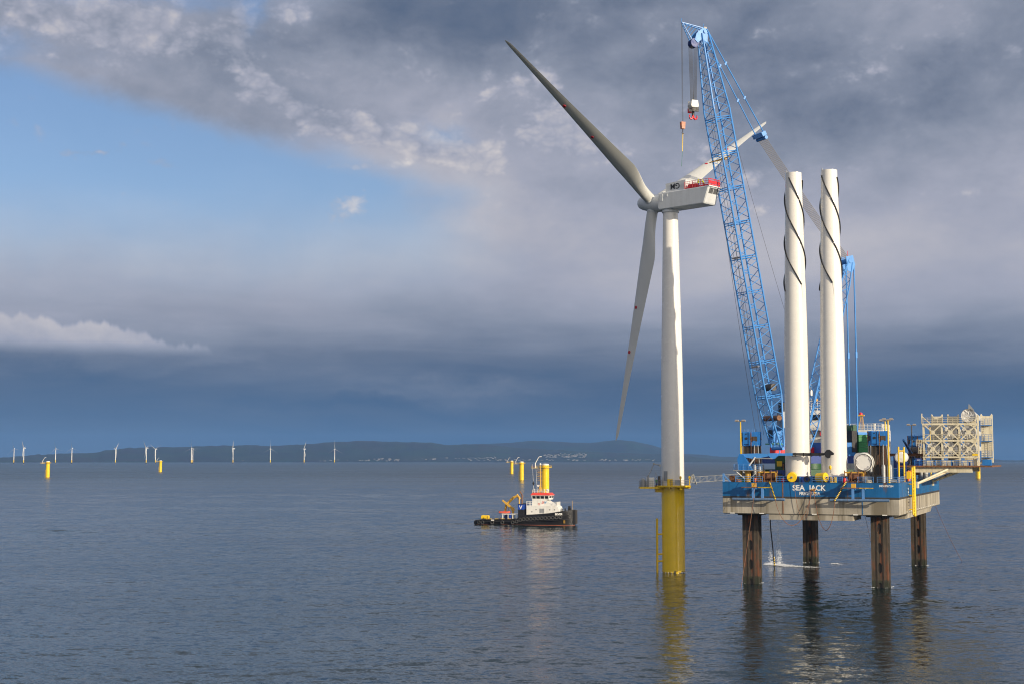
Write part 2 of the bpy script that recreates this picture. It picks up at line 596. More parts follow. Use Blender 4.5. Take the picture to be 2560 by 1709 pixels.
# ------------------------------------------------------------------ sea
def sea_material():
    m = bpy.data.materials.new('sea water')
    m.use_nodes = True
    nt = m.node_tree
    g = G(nt)
    p = nt.nodes['Principled BSDF']
    p.inputs['Base Color'].default_value = (.006, .019, .021, 1)
    p.inputs['IOR'].default_value = 1.333
    p.inputs['Specular IOR Level'].default_value = .44
    t = nt.nodes.new('ShaderNodeTexCoord').outputs['Object']

    def coord(sx, sy, rz):
        mp = nt.nodes.new('ShaderNodeMapping')
        mp.inputs['Scale'].default_value = (sx, sy, 1)
        mp.inputs['Rotation'].default_value = (0, 0, rz)
        nt.links.new(t, mp.inputs[0])
        return mp.outputs[0]
    patch = g.noise(coord(.0035, .016, .08), 1.0, 5, 0.6)

    def slopes(vec, detail, rough, kx, ky):
        sp = nt.nodes.new('ShaderNodeSeparateColor')
        nt.links.new(g.noise(vec, 1.0, detail, rough, color=True), sp.inputs[0])
        return g.mul(g.sub(sp.outputs[0], .5), kx), g.mul(g.sub(sp.outputs[1], .5), ky)
    sets = [slopes(coord(.55, 1.1, -.25), 4, .62, .36, .56), slopes(coord(2.2, 3.6, .3), 3, .6, .30, .40)]
    spx = nt.nodes.new('ShaderNodeSeparateXYZ')
    nt.links.new(t, spx.inputs[0])
    ddx, ddy = g.sub(spx.outputs[0], 50.0), g.sub(spx.outputs[1], 210.0)
    lee = g.m('SQRT', g.add(g.mul(ddx, ddx), g.mul(ddy, ddy)))          # distance from the work site
    gain = g.mul(g.smooth(patch, .3, .7, .8, 1.2), g.smooth(lee, 150.0, 1100.0, 1.0, .12))
    nx = g.mul(g.add(*[a for a, _ in sets]), gain)
    ny = g.mul(g.add(*[c for _, c in sets]), gain)
    geo = nt.nodes.new('ShaderNodeNewGeometry')
    vadd = nt.nodes.new('ShaderNodeVectorMath')
    vadd.operation = 'ADD'
    nt.links.new(geo.outputs['Normal'], vadd.inputs[0])
    nt.links.new(g.xyz(nx, ny, 0.0), vadd.inputs[1])
    vn = nt.nodes.new('ShaderNodeVectorMath')
    vn.operation = 'NORMALIZE'
    nt.links.new(vadd.outputs[0], vn.inputs[0])
    nt.links.new(vn.outputs[0], p.inputs['Normal'])
    # ripples too small for the mesh far out live on as roughness, with smoother slicks
    g.put(p.inputs['Roughness'], g.add(g.smooth(lee, 120.0, 2200.0, .10, .30), g.mul(g.sub(patch, .5), g.smooth(lee, 300.0, 1500.0, .06, .22))))
    return m


import numpy as np


def sea_mesh():
    """a disc that follows the earth's curve; the sector in front carries real waves, finest where the water is near"""
    rng = np.random.default_rng(11)
    near, far_, dr = 92.0, 4200.0, .0031
    ring = near * np.exp(dr * np.arange(int(math.log(far_ / near) / dr) + 1))
    outer = [far_ * 1.12 ** k for k in range(1, 16)]
    outer = [r for r in outer if r < 23500] + [24000.0]
    th = np.linspace(-.43, .43, 540)
    RR, TT = np.meshgrid(ring, th, indexing='ij')
    X, Y = RR * np.sin(TT), RR * np.cos(TT)
    space = np.maximum(RR * dr, RR * (th[1] - th[0]))
    Z = np.zeros_like(X)
    gust = np.zeros_like(X)
    for _ in range(10):
        lam, a, ph = rng.uniform(90, 500), rng.uniform(-.5, .5) + math.pi / 2, rng.uniform(0, 6.28)
        gust += np.sin((X * math.cos(a) * .5 + Y * math.sin(a)) * 2 * math.pi / lam + ph)
    gust = np.clip(1.0 + .12 * gust, .55, 1.5)
    dist = np.hypot(X - 50, Y - 210)
    calm = .62 + .55 * np.clip((dist - 60) / 320, 0, 1)
    N = 84
    for i in range(N):
        lam = 1.5 * (34 / 1.5) ** ((i + rng.random()) / N)
        a = math.pi / 2 + rng.normal(0, .62) + .12
        k = 2 * math.pi / lam
        slope = .0135 * (1.0 if lam < 5 else (5 / lam) ** .7)
        fade = np.clip((lam / space - 2.2) / 2.0, 0, 1)
        ph = rng.uniform(0, 6.28)
        arg = k * (X * math.cos(a) + Y * math.sin(a)) + ph
        Z += fade * slope / k * (np.sin(arg) + .22 * np.sin(2 * arg + 1.2))
    Z = Z * gust * calm
    edge = np.clip((.43 - np.abs(TT)) / .02, 0, 1) * np.clip((RR - near) / 8, 0, 1) * np.clip((far_ - RR) / 900, 0, 1)
    Z = Z * edge - RR ** 2 / (2 * EARTH)
    nr, nt_ = X.shape
    verts = np.stack([X, Y, Z], -1).reshape(-1, 3)
    idx = np.arange(nr * nt_).reshape(nr, nt_)
    quads = np.stack([idx[:-1, :-1], idx[1:, :-1], idx[1:, 1:], idx[:-1, 1:]], -1).reshape(-1, 4)
    V, Q = [verts], [quads]
    base_ = len(verts)
    # the rest of the disc, flat: rings outside the fine sector and beyond it
    ths = np.concatenate([th[::27], [th[-1]]]) if (len(th) - 1) % 27 else th[::27]
    full = np.concatenate([ths, np.linspace(ths[-1], ths[0] + 2 * math.pi, 60)[1:-1]])
    rr = np.array([0.02] + list(np.geomspace(near, far_, 40)) + outer)
    R2, T2 = np.meshgrid(rr, full, indexing='ij')
    v2 = np.stack([R2 * np.sin(T2), R2 * np.cos(T2), -R2 ** 2 / (2 * EARTH)], -1)
    i2 = (np.arange(R2.size).reshape(R2.shape) + base_)
    n2 = R2.shape[1]
    q2 = []
    for r in range(len(rr) - 1):
        for c in range(n2):
            inside = near - 1 <= rr[r] and rr[r + 1] <= far_ + 1 and c < len(ths) - 1
            if not inside:
                q2.append((i2[r, c], i2[r + 1, c], i2[r + 1, (c + 1) % n2], i2[r, (c + 1) % n2]))
    V.append(v2.reshape(-1, 3))
    Q.append(np.array(q2))
    V, Q = np.concatenate(V), np.concatenate(Q)
    me = bpy.data.meshes.new('sea')
    me.vertices.add(len(V))
    me.vertices.foreach_set('co', V.astype(np.float32).ravel())
    me.loops.add(len(Q) * 4)
    me.loops.foreach_set('vertex_index', Q.astype(np.int32)[:, ::-1].ravel())
    me.polygons.add(len(Q))
    me.polygons.foreach_set('loop_start', np.arange(0, len(Q) * 4, 4, dtype=np.int32))
    me.polygons.foreach_set('use_smooth', np.ones(len(Q), dtype=bool))
    me.update(calc_edges=True)
    me.validate()
    me.materials.append(sea_material())
    o = bpy.data.objects.new('sea', me)
    col.objects.link(o)
    return o


sea = sea_mesh()
tag(sea, 'rippled grey-blue sea reaching the horizon', 'sea', kind='structure')

# ------------------------------------------------------------------ hills, town
def interp(tab, x):
    if x <= tab[0][0]:
        return tab[0][1]
    for (x0, y0), (x1, y1) in zip(tab, tab[1:]):
        if x <= x1:
            t = (x - x0) / (x1 - x0)
            t = t * t * (3 - 2 * t) * .5 + t * .5
            return y0 + (y1 - y0) * t
    return tab[-1][1]


def vnoise(x, seed=0):
    i = math.floor(x)
    f = x - i
    f = f * f * (3 - 2 * f)
    h = lambda n: random.Random(n * 7919 + seed * 104729).random() - .5
    return h(i) * (1 - f) + h(i + 1) * f


NEAR_RIDGE = [(-700, 1141), (-200, 1142), (0, 1143), (84, 1137), (172, 1133), (234, 1131), (271, 1126), (311, 1121), (366, 1118.6), (458, 1117), (567, 1113), (677, 1114),
              (732, 1111), (860, 1103), (905, 1101), (1004, 1104), (1077, 1105), (1121, 1112), (1180, 1109), (1216, 1111), (1330, 1121), (1480, 1128), (1640, 1134), (1800, 1146), (1900, 1158), (2400, 1162)]
FAR_RIDGE = [(900, 1150), (1080, 1118), (1245, 1107.6), (1337, 1101), (1417, 1104), (1472, 1106), (1546, 1099), (1582, 1102), (1619, 1109), (1652, 1118.6), (1715, 1133), (1807, 1140),
             (1950, 1144), (2100, 1149), (2350, 1150), (2500, 1149), (2700, 1147), (3000, 1150)]


def hill_range(name, tab, x0, x1, nx, shore, crest, label, seed):
    b = MB()
    rows = [(shore - 250, -.06), (shore, .0), (shore + 180, .06), (shore + .25 * (crest - shore), .22), (shore + .45 * (crest - shore), .47), (shore + .65 * (crest - shore), .70),
            (shore + .85 * (crest - shore), .93), (crest, 1.0), (crest + 900, .7), (crest + 1900, -.1)]
    grid = []
    for d, k in rows:
        row = []
        for i in range(nx + 1):
            px = x0 + (x1 - x0) * i / nx
            dd = d * (1 + .012 * vnoise(px / 60, seed))
            drop = -dd * dd / (2 * EARTH)
            py = interp(tab, px)
            top = CAM_H + (EYE_ROW - py) / F_PX * crest + crest * crest / (2 * EARTH)
            top += 7 * vnoise(px / 14, seed + 1) + 4 * vnoise(px / 5, seed + 2)
            z = drop + (max(top, -20) * k if k >= 0 else -22)
            if .1 < k < .99:
                z += 26 * k * vnoise(px / 45 + d * .013, seed + 3) + 11 * vnoise(px / 11 + d * .03, seed + 4)
            u = (px - 1280) / F_PX
            s0 = dd / math.sqrt(1 + u * u)
            b.v.append(Vector((u * s0, s0, z)))
            row.append(len(b.v) - 1)
        grid.append(row)
    for r0, r1 in zip(grid, grid[1:]):
        for i in range(nx):
            b.face((r0[i], r0[i + 1], r1[i + 1], r1[i]))
    o = b.build(name, HILLM, smooth=True)
    return tag(o, label, 'hills', kind='structure')


m = bpy.data.materials.new('cloud-shaded hill fields and woods')
m.use_nodes = True
g = G(m.node_tree)
oc = m.node_tree.nodes.new('ShaderNodeTexCoord').outputs['Object']
f1 = g.noise(oc, .0032, 5, .6)
vor = m.node_tree.nodes.new('ShaderNodeTexVoronoi')
vor.inputs['Scale'].default_value = .004
m.node_tree.links.new(oc, vor.inputs['Vector'])
fields = g.mix(.5, g.mix(g.smooth(f1, .4, .6), (.004, .009, .012), (.010, .020, .016)), g.mix(1.0, vor.outputs['Color'], (.02, .032, .016), 'MULTIPLY'))  # cloud shade over the hills is put into these very dark colours
m.node_tree.links.new(fields, m.node_tree.nodes['Principled BSDF'].inputs['Base Color'])
m.node_tree.nodes['Principled BSDF'].inputs['Roughness'].default_value = .95
HILLM = m
hill_range('hills', NEAR_RIDGE, -900, 2000, 420, 12300, 14300, 'long low green coastal hills behind the distant turbines', 3)
hill_range('hills', FAR_RIDGE, 850, 3200, 300, 15600, 17600, 'farther blue-green hills rising behind the coastal range', 9)
# the coastal town: tiny houses, one mass
b = MB()
rt = random.Random(5)
for x0, x1, y0, y1, n in ((925, 1090, 1136, 1147, 150), (1045, 1095, 1131, 1142, 60), (1100, 1240, 1136, 1145, 110), (1360, 1465, 1131, 1142, 110), (250, 330, 1135, 1142, 45), (480, 640, 1140, 1150, 40), (1160, 1640, 1146, 1150, 70), (800, 1000, 1147, 1151, 30)):
    for _ in range(n):
        px, py = rt.uniform(x0, x1), y0 + (y1 - y0) * rt.random() ** .7
        d = 12320 + 1500 * max(0, 1150 - py) / 22
        u = (px - 1280) / F_PX
        r_ = ray(px, py)
        z = CAM_H + r_.z / r_.y * d
        wdt = rt.uniform(8, 20)
        b.box((u * d, d, z), (wdt, 10, rt.uniform(3, 6)), rt.uniform(-.6, .6))
tag(b.build('town', CONCR), 'pale scattered houses of a coastal town at the foot of the hills', 'town', kind='stuff')

# ------------------------------------------------------------------ offshore foundations far away
def make_far_tp():
    t = thing('transition_piece', 'x', 'transition piece')
    MB().lathe([(2.5, -2), (2.5, 18.6), (2.62, 18.6), (2.62, 19.0), (2.35, 19.0), (2.35, 20.2)], n=28).build('shell', YEL, t, smooth=True)
    MB().lathe([(2.3, 19.9), (2.3, 20.9), (1.9, 21.15), (.2, 21.3)], n=24).build('cover', HOUSEW, t, smooth=True)
    pl = MB().lathe([(2.4, 18.6), (4.2, 18.6), (4.2, 18.85), (2.4, 18.85)], n=20)
    pl.bb(-9, -2.2, -1.7, 1.7, 18.3, 18.62)
    pl.build('platform', YELD, t)
    pts = [(4.1 * math.cos(a), 4.1 * math.sin(a), 18.85) for a in [R(150 - i * 27.3) for i in range(12)]]
    railing('railing', pts, 1.1, YELD, t, 2.2, .05)
    railing('railing', [(-4, 1.6, 18.6), (-8.9, 1.6, 18.6), (-8.9, -1.6, 18.6), (-4, -1.6, 18.6)], 1.2, YELD, t, 1.7, .05)
    MB().bb(-8.4, -6.9, -1.2, 1.2, 18.62, 20.1).build('cabinet', NAVY, t)
    d = MB().tube((-6.6, 0, 18.6), (-6.6, 0, 21.6), .3, n=8)
    d.tube((-6.6, 0, 21.4), (-4.2, 0, 25.6), .26, .2, n=8)
    d.tube((-4.2, 0, 25.6), (-2.4, .3, 25.8), .22, n=8)
    d.build('davit_crane', HOUSEW, t, smooth=True)
    ld = MB()
    for y in (-.35, .35):
        ld.tube((-3.2, y, -1), (-3.2, y, 10), .14, n=6)
    for k in range(8):
        ld.tube((-3.2, -.35, .8 + k * 1.2), (-3.2, .35, .8 + k * 1.2), .08, n=5)
    for z in (2, 6, 9.5):
        ld.tube((-3.2, 0, z), (-2.3, 0, z), .12, n=6)
    ld.build('boat_landing', YELD, t)
    return t


tp0 = make_far_tp()
for i, (px, py, lab, grp) in enumerate((
        (1363.5, 1239.7, 'yellow foundation stump rising directly behind the tugboat', None),
        (119, 1192.3, 'bare yellow foundation stump alone in the sea before the low end of the hills', None),
        (401, 1178.8, 'bare yellow foundation stump standing close beside a distant turbine', None),
        (1279.5, 1183.3, 'smaller yellow foundation stump of the pair standing beyond the tugboat', None),
        (1304, 1199.5, 'larger yellow foundation stump of the pair standing beyond the tugboat', None),
        (2446, 1195, 'yellow foundation stump in the sea beyond the blade rack', None))):
    p = on_sea(px, py)
    o = tp0 if i == 0 else dup(tp0)
    o.location = p
    o.rotation_euler = (0, 0, -math.atan2(p.x, p.y) + R(-6))
    o['label'] = lab
    if grp:
        o['group'] = grp

# ------------------------------------------------------------------ the row of finished turbines
def blade_mesh(L, root_r, cmax, r_c, name='blade', m=BLADEW, n_sec=26, npt=20, tipc=.5):
    """span +Z, chord along X (leading edge at -X), thickness along Y"""
    b = MB()
    secs = []
    for i in range(n_sec + 1):
        t = i / n_sec
        r = L * (t ** .85)
        if r < r_c:
            k = max(0.0, (r - L * .03) / (r_c - L * .03))
            k = k * k * (3 - 2 * k)
            c = 2 * root_r + (cmax - 2 * root_r) * k
            th = 2 * root_r * (1 - k) + .30 * cmax * k
            lead = root_r + (.28 * cmax - root_r) * k
        else:
            k = (r - r_c) / (L - r_c)
            c = cmax * (1 - k) + tipc * k - .16 * math.sin(k * math.pi) * cmax * .3
            if t > .965:
                c *= max(.25, 1 - ((t - .965) / .035) ** 2 * .75)
            th = c * (.30 - .14 * min(1, k * 1.6))
            lead = .28 * c
        blend = min(1.0, max(0.0, (r - L * .03) / (r_c * .8)))
        sec = []
        for j in range(npt):
            a = 2 * math.pi * j / npt
            ex, ey = -math.cos(a), math.sin(a)
            x_c = .5 + .5 * ex
            prof = math.sqrt(max(0, x_c)) * (1 - x_c) * 2.6 * (1 if ey >= 0 else -1)
            y = (1 - blend) * ey * .5 + blend * max(-.5, min(.5, prof * .5))
            sec.append((-lead + x_c * c, y * th, r))
        secs.append(sec)
    b.loft(secs)
    return b


def make_far_turbine():
    t = thing('wind_turbine', 'distant white wind turbine with yellow base in the row before the hills', 'wind turbine', group='finished turbines before the hills')
    MB().lathe([(2.35, 6), (2.35, 19)], n=14).build('transition_piece', YELD, t, smooth=True)
    MB().lathe([(2.45, -3), (2.45, 6)], n=14).build('foundation', BLACK, t, smooth=True)
    MB().lathe([(2.3, 19), (1.6, 78)], n=14).build('tower', WHITE, t, smooth=True)
    MB().bb(-1.5, 9.5, -1.9, 1.9, 77.8, 81.8).build('nacelle', NACW, t)
    MB().lathe([(.3, 0), (1.3, .8), (1.8, 3), (1.8, 5)], (-6.2, 0, 80.2), (1, 0, 0), n=12).build('hub', NACW, t, smooth=True)
    bm_ = blade_mesh(52, 1.1, 4.4, 10, n_sec=10, npt=8)
    for k in range(3):
        o = bm_.build('blade', BLADEW, t, smooth=True) if k == 0 else None
        if o is None:
            o = bpy.data.objects.new('blade', first.data)
            o.parent = t
            col.objects.link(o)
        else:
            first = o
        o.location = (-3.2, 0, 80.2)
        o.rotation_euler = (R(120 * k), 0, 0)
    return t


ft0 = make_far_turbine()
# px, waterline row, rotor turn, yaw (rotor side)
FT = [(38.7, 1159, 15, -60), (63.2, 1160.5, 40, 5), (142.5, 1159, 12, -60), (183, 1160, 8, -62), (292, 1159, 50, 175), (368.5, 1160.5, 46, -5), (391.6, 1158, 62, 60), (481, 1160, 0, -70),
      (484.5, 1158.3, 30, -70), (584.7, 1159, 35, 20), (677.8, 1158.5, 0, -92), (762, 1158, 32, 40), (838, 1157.6, 2, -100)]
for i, (px, py, rot, yw) in enumerate(FT):
    d = 7300 + (1160.5 - py) * 260
    u = (px - 1280) / F_PX
    loc = (u * d, d, -d * d / (2 * EARTH))
    o = ft0 if i == 0 else dup(ft0)
    o.location = loc
    o.rotation_euler = (0, 0, R(yw))
    o['label'] = {6: 'distant white wind turbine standing right behind a bare yellow foundation stump', 7: 'nearer of two distant white turbines whose towers overlap', 8: 'farther of two distant white turbines whose towers overlap'}.get(i, 'distant white wind turbine with yellow base in the row before the hills')
    k = 0
    for ch in o.children:
        if ch.name.startswith('blade'):
            ch.rotation_euler = (R(rot + 120 * k), 0, 0)
            k += 1

# ------------------------------------------------------------------ the turbine being built
TX, TY = 35.15, 312.15
YAW = R(44.2)
tp = thing('transition_piece', 'yellow foundation with railed platform carrying the tall white turbine', 'transition piece', (TX, TY, 0))
MB().lathe([(2.52, -4), (2.52, 18.2), (2.62, 18.2), (2.62, 18.6)], n=64).build('shell', YEL, tp, smooth=True)
pl = MB().lathe([(2.5, 18.45), (3.95, 18.45), (3.95, 18.78), (2.5, 18.78)], n=32)
pl.bb(-7.3, -2.4, -1.9, 2.2, 18.1, 18.46)
pl.bb(-3.9, -2.2, -1.0, 1.0, 17.3, 18.1)
for i in range(10):
    a = R(36 * i)
    pl.box((3.1 * math.cos(a), 3.1 * math.sin(a), 18.3), (1.5, .2, .35), a)
pl.build('platform', YELD, tp)
pts = [(3.88 * math.cos(a), 3.88 * math.sin(a), 18.78) for a in [R(155 - i * 28.7) for i in range(12)]]
railing('railing', pts, 1.15, GREYST, tp, 1.3, .035, 3)
railing('railing', [(-3.4, 2.1, 18.46), (-7.2, 2.1, 18.46), (-7.2, -1.8, 18.46), (-3.4, -1.8, 18.46)], 1.25, GREYST, tp, 1.2, .035, 3)
cb = MB().bb(-5.75, -4.15, -.9, .9, 18.46, 20.5).build('cabinet', HOUSEW, tp, label='white cabinet on the platform')
MB().bb(-5.3, -4.4, -.94, -.9, 19.9, 20.3).build('notice', LETW, cb)
MB().lathe([(.55, 0), (.55, 1.6), (.2, 1.9)], (-6.6, -.8, 18.46), n=14).build('tank', GREYST, tp, smooth=True)
MB().lathe([(.35, 0), (.35, 1.3)], (-6.2, .6, 18.46), n=12).build('tank', GREYST, tp, smooth=True)
MB().bb(-1.6, -.45, -3.7, -2.75, 18.78, 20.2).build('crate', YELD, tp, label='yellow steel basket on the platform')
MB().bb(-3.4, -2.85, -1.6, -.6, 18.46, 20.8).build('switch_box', DARKST, tp)
MB().bb(.0, 1.2, -3.75, -3.65, 19.0, 20.0).build('sign_board', GREYST, tp)
d = MB().tube((-5.5, -1.2, 20.8), (-4.25, -1.2, 23.4), .1, n=8)
d.tube((-4.25, -1.2, 23.4), (-2.95, -1.3, 23.2), .13, n=8)
d.box((-2.9, -1.3, 23.1), (.45, .45, .5))
d.box((-4.25, -1.2, 23.5), (.35, .35, .35))
d.tube((-2.85, -1.3, 22.9), (-2.85, -1.3, 20.6), .03, n=5)
d.tube((-5.5, -1.2, 18.46), (-5.5, -1.2, 20.9), .2, n=8)
d.tube((-3.7, -.9, 18.46), (-3.8, -.9, 21.6), .08, n=6)
d.build('davit_crane', GREYST, tp)
ld = MB()
for y in (-.45, .45):
    ld.tube((-3.55, y, -2), (-3.55, y, 11.6), .2, n=8)
for k in range(26):
    ld.tube((-3.55, -.45, .4 + k * .4), (-3.55, .45, .4 + k * .4), .04, n=5)
for z in (2.4, 3.9, 8.2):
    for y in (-.45, .45):
        ld.tube((-3.55, y, z), (-2.3, y, z), .16, n=8)
ld.build('boat_landing', YELD, tp)
for a in (-18, -70):
    MB().lathe([(.12, 0), (.12, 1.5), (.24, 1.5), (.24, 1.95), (.1, 2.05)], (3.7 * math.cos(R(a)), 3.7 * math.sin(R(a)), 18.78), n=10).build('marker_lamp', YELD, tp)

wt_ = thing('wind_turbine', 'tall white three-bladed wind turbine standing on the yellow foundation beside the barge', 'wind turbine', (TX, TY, 18.6), -YAW)
Z0 = 18.6
MB().lathe([(2.53, 0), (2.53, .25), (2.50, .25), (2.46, 9), (2.40, 21), (2.33, 27), (1.66, 59.6), (1.66, 60.6)], n=72).build('tower', WHITE, wt_, smooth=True)
dr = MB().bb(-.45, .45, -2.62, -2.3, 1.2, 3.3)
dr.build('tower_door', GREYST, wt_)
NZ = 79.35 - Z0
# nacelle: section in X-Z, slanted rear
nb = MB()
prof = [(-1.9, .35), (-1.55, 0), (10.65, 0), (10.85, .25), (12.0, 3.55), (12.0, 3.75), (-1.3, 3.75), (-1.75, 3.45)]


def nac_sec(y, k):
    cx, cz = 5.0, 1.9
    return [(cx + (x - cx) * (1 - .03 * (1 - k)), y, NZ + cz + (z - cz) * (.9 + .1 * k)) for x, z in prof]


nb.loft([nac_sec(-2.15, 0), nac_sec(-2.0, 1), nac_sec(2.0, 1), nac_sec(2.15, 0)])
nac = nb.build('nacelle', NACW, wt_)
MB().lathe([(1.9, 0), (1.9, .7)], (0, 0, NZ - .55), n=40).build('yaw_ring', NACW, wt_, smooth=True)
for k in range(4):
    MB().bb(1.2 + k * 2.3, 1.26 + k * 2.3, -2.155, -2.1, NZ + .5, NZ + 3.3).build('panel_seam', NACW, nac)
for k in (0, 1):
    v = MB()
    y0 = -1.55 + 1.62 * k
    n_ = Vector((3.3, 0, -1.15)).normalized()
    for j in range(8):
        z = NZ + 2.25 + j * .15
        x = 10.85 + (z - NZ - .25) / 3.3 * 1.15 + .03
        v.box((x, y0 + .72, z), (.06, 1.44, .10), ry=R(18))
    v.build('vent', LETK, nac)
lv = MB().bb(11.95, 12.25, -2.25, 2.25, NZ + 3.55, NZ + 3.8)
lv.build('rear_sill', NACW, nac)
tb = MB()
tb.loft([[(-.1, -1.55, NZ + 3.75), (5.4, -1.55, NZ + 3.75), (5.4, 1.55, NZ + 3.75), (-.1, 1.55, NZ + 3.75)],
         [(-.1, -1.5, NZ + 5.75), (5.4, -1.5, NZ + 6.0), (5.4, 1.5, NZ + 6.0), (-.1, 1.5, NZ + 5.75)]])
cool = tb.build('roof_box', NACW, nac)
text('lettering', 'GM', 1.75, LETK, nac, upright(2.55, -1.565, NZ + 5.45, 0, math.pi), fat=.03)
MB().bb(-1.4, .9, -1.1, 1.1, NZ + 3.75, NZ + 4.0).build('hatch', NACW, nac)
MB().bb(-1.2, -.5, -2.22, -2.1, NZ + 1.9, NZ + 3.4).build('side_hatch', NACW, nac)
MB().bb(.6, .95, -2.22, -2.1, NZ + 2.7, NZ + 3.3).build('side_hatch', NACW, nac)
# red basket railing on the rear roof: each panel its own piece
rl = [(5.6, -2.05), (7.7, -2.05), (9.85, -2.05), (12.0, -2.05), (12.0, 0.0), (12.0, 2.05), (9.85, 2.05), (7.7, 2.05), (5.6, 2.05)]
zb = NZ + 3.78
for (xa, ya), (xb, yb) in zip(rl, rl[1:]):
    pn = MB()
    a, c = Vector((xa, ya, zb)), Vector((xb, yb, zb))
    rear_side = xa == xb
    n = 5
    for i in range(n + 1):
        pn.tube(a.lerp(c, i / n), a.lerp(c, i / n) + Vector((0, 0, 1.55)), .07 if i in (0, n) else (.05 if rear_side else .03), n=5)
    for z in (.08, .55, 1.05, 1.5):
        pn.tube(a + Vector((0, 0, z)), c + Vector((0, 0, z)), .075 if rear_side else .045, n=5)
    d_ = (c - a)
    pn.box((a + c) / 2 + Vector((0, 0, .14)), (abs(d_.x) + .02, abs(d_.y) + .02, .28))
    if rear_side:
        pn.box((a + c) / 2 + Vector((0.03, 0, .8)), (.02, abs(d_.y), .5))
    pn.build('rail_panel', RED, nac)
MB().bb(6.0, 8.2, -1.5, -.4, zb, zb + 1.0).build('tool_chest', RED, nac, label='red tool chest on the nacelle roof')
MB().tube((5.5, -1.6, zb), (5.5, -1.6, zb + 1.6), .06, n=6).build('rail_post', HOUSEW, nac)
# hub and spinner, tilted
TILT = R(6.96)
ax = Vector((-math.cos(TILT), 0, math.sin(TILT)))
HUB = Vector((-4.65, 0, 81.5 - Z0))
sp = MB().lathe([(1.95, -3.0), (1.98, -1.2), (1.98, .9), (1.72, 2.0), (1.55, 2.9), (1.25, 3.7), (.8, 4.2), (.1, 4.4)], HUB, ax, n=40)
hub = sp.build('hub', NACW, wt_, smooth=True)
inpl = Vector((0, -1, 0))
up_ = Vector((math.sin(TILT), 0, math.cos(TILT)))
bl = blade_mesh(52.45, 1.22, 4.75, 11.2, n_sec=44, npt=40, tipc=.85)
CONE = R(4.94)
PITCH_B = R(11)
for k in range(3):
    a = R(59.5 + 120 * k)
    dr_ = (up_ * math.cos(a) + inpl * math.sin(a)) * math.cos(CONE) + ax * math.sin(CONE)
    dr_.normalize()
    chord = (-ax + dr_ * ax.dot(dr_)).normalized()
    thk = dr_.cross(chord)
    chord = (chord * math.cos(PITCH_B) + thk * math.sin(PITCH_B)).normalized()
    thk = dr_.cross(chord)
    if k == 0:
        bo = bl.build('blade', BLADEW, wt_, smooth=True)
        bdat = bo.data
    else:
        bo = bpy.data.objects.new('blade', bdat)
        bo.parent = wt_
        col.objects.link(bo)
    bo.matrix_local = Matrix.Translation(HUB + dr_ * 1.55) @ Matrix((chord, thk, dr_)).transposed().to_4x4()
    for r, c in ((11.6, .25), (22.1, .15), (32.2, .1)):
        MB().tube((c, -.80 + r * .013, r), (c, .80 - r * .013, r), .36, n=16).build('marker_dot', REDM, bo)
    MB().lathe([(1.32, -.25), (1.32, .3), (1.24, .45)], (0, 0, 0), n=32).build('root_collar', NACW, bo, smooth=True)


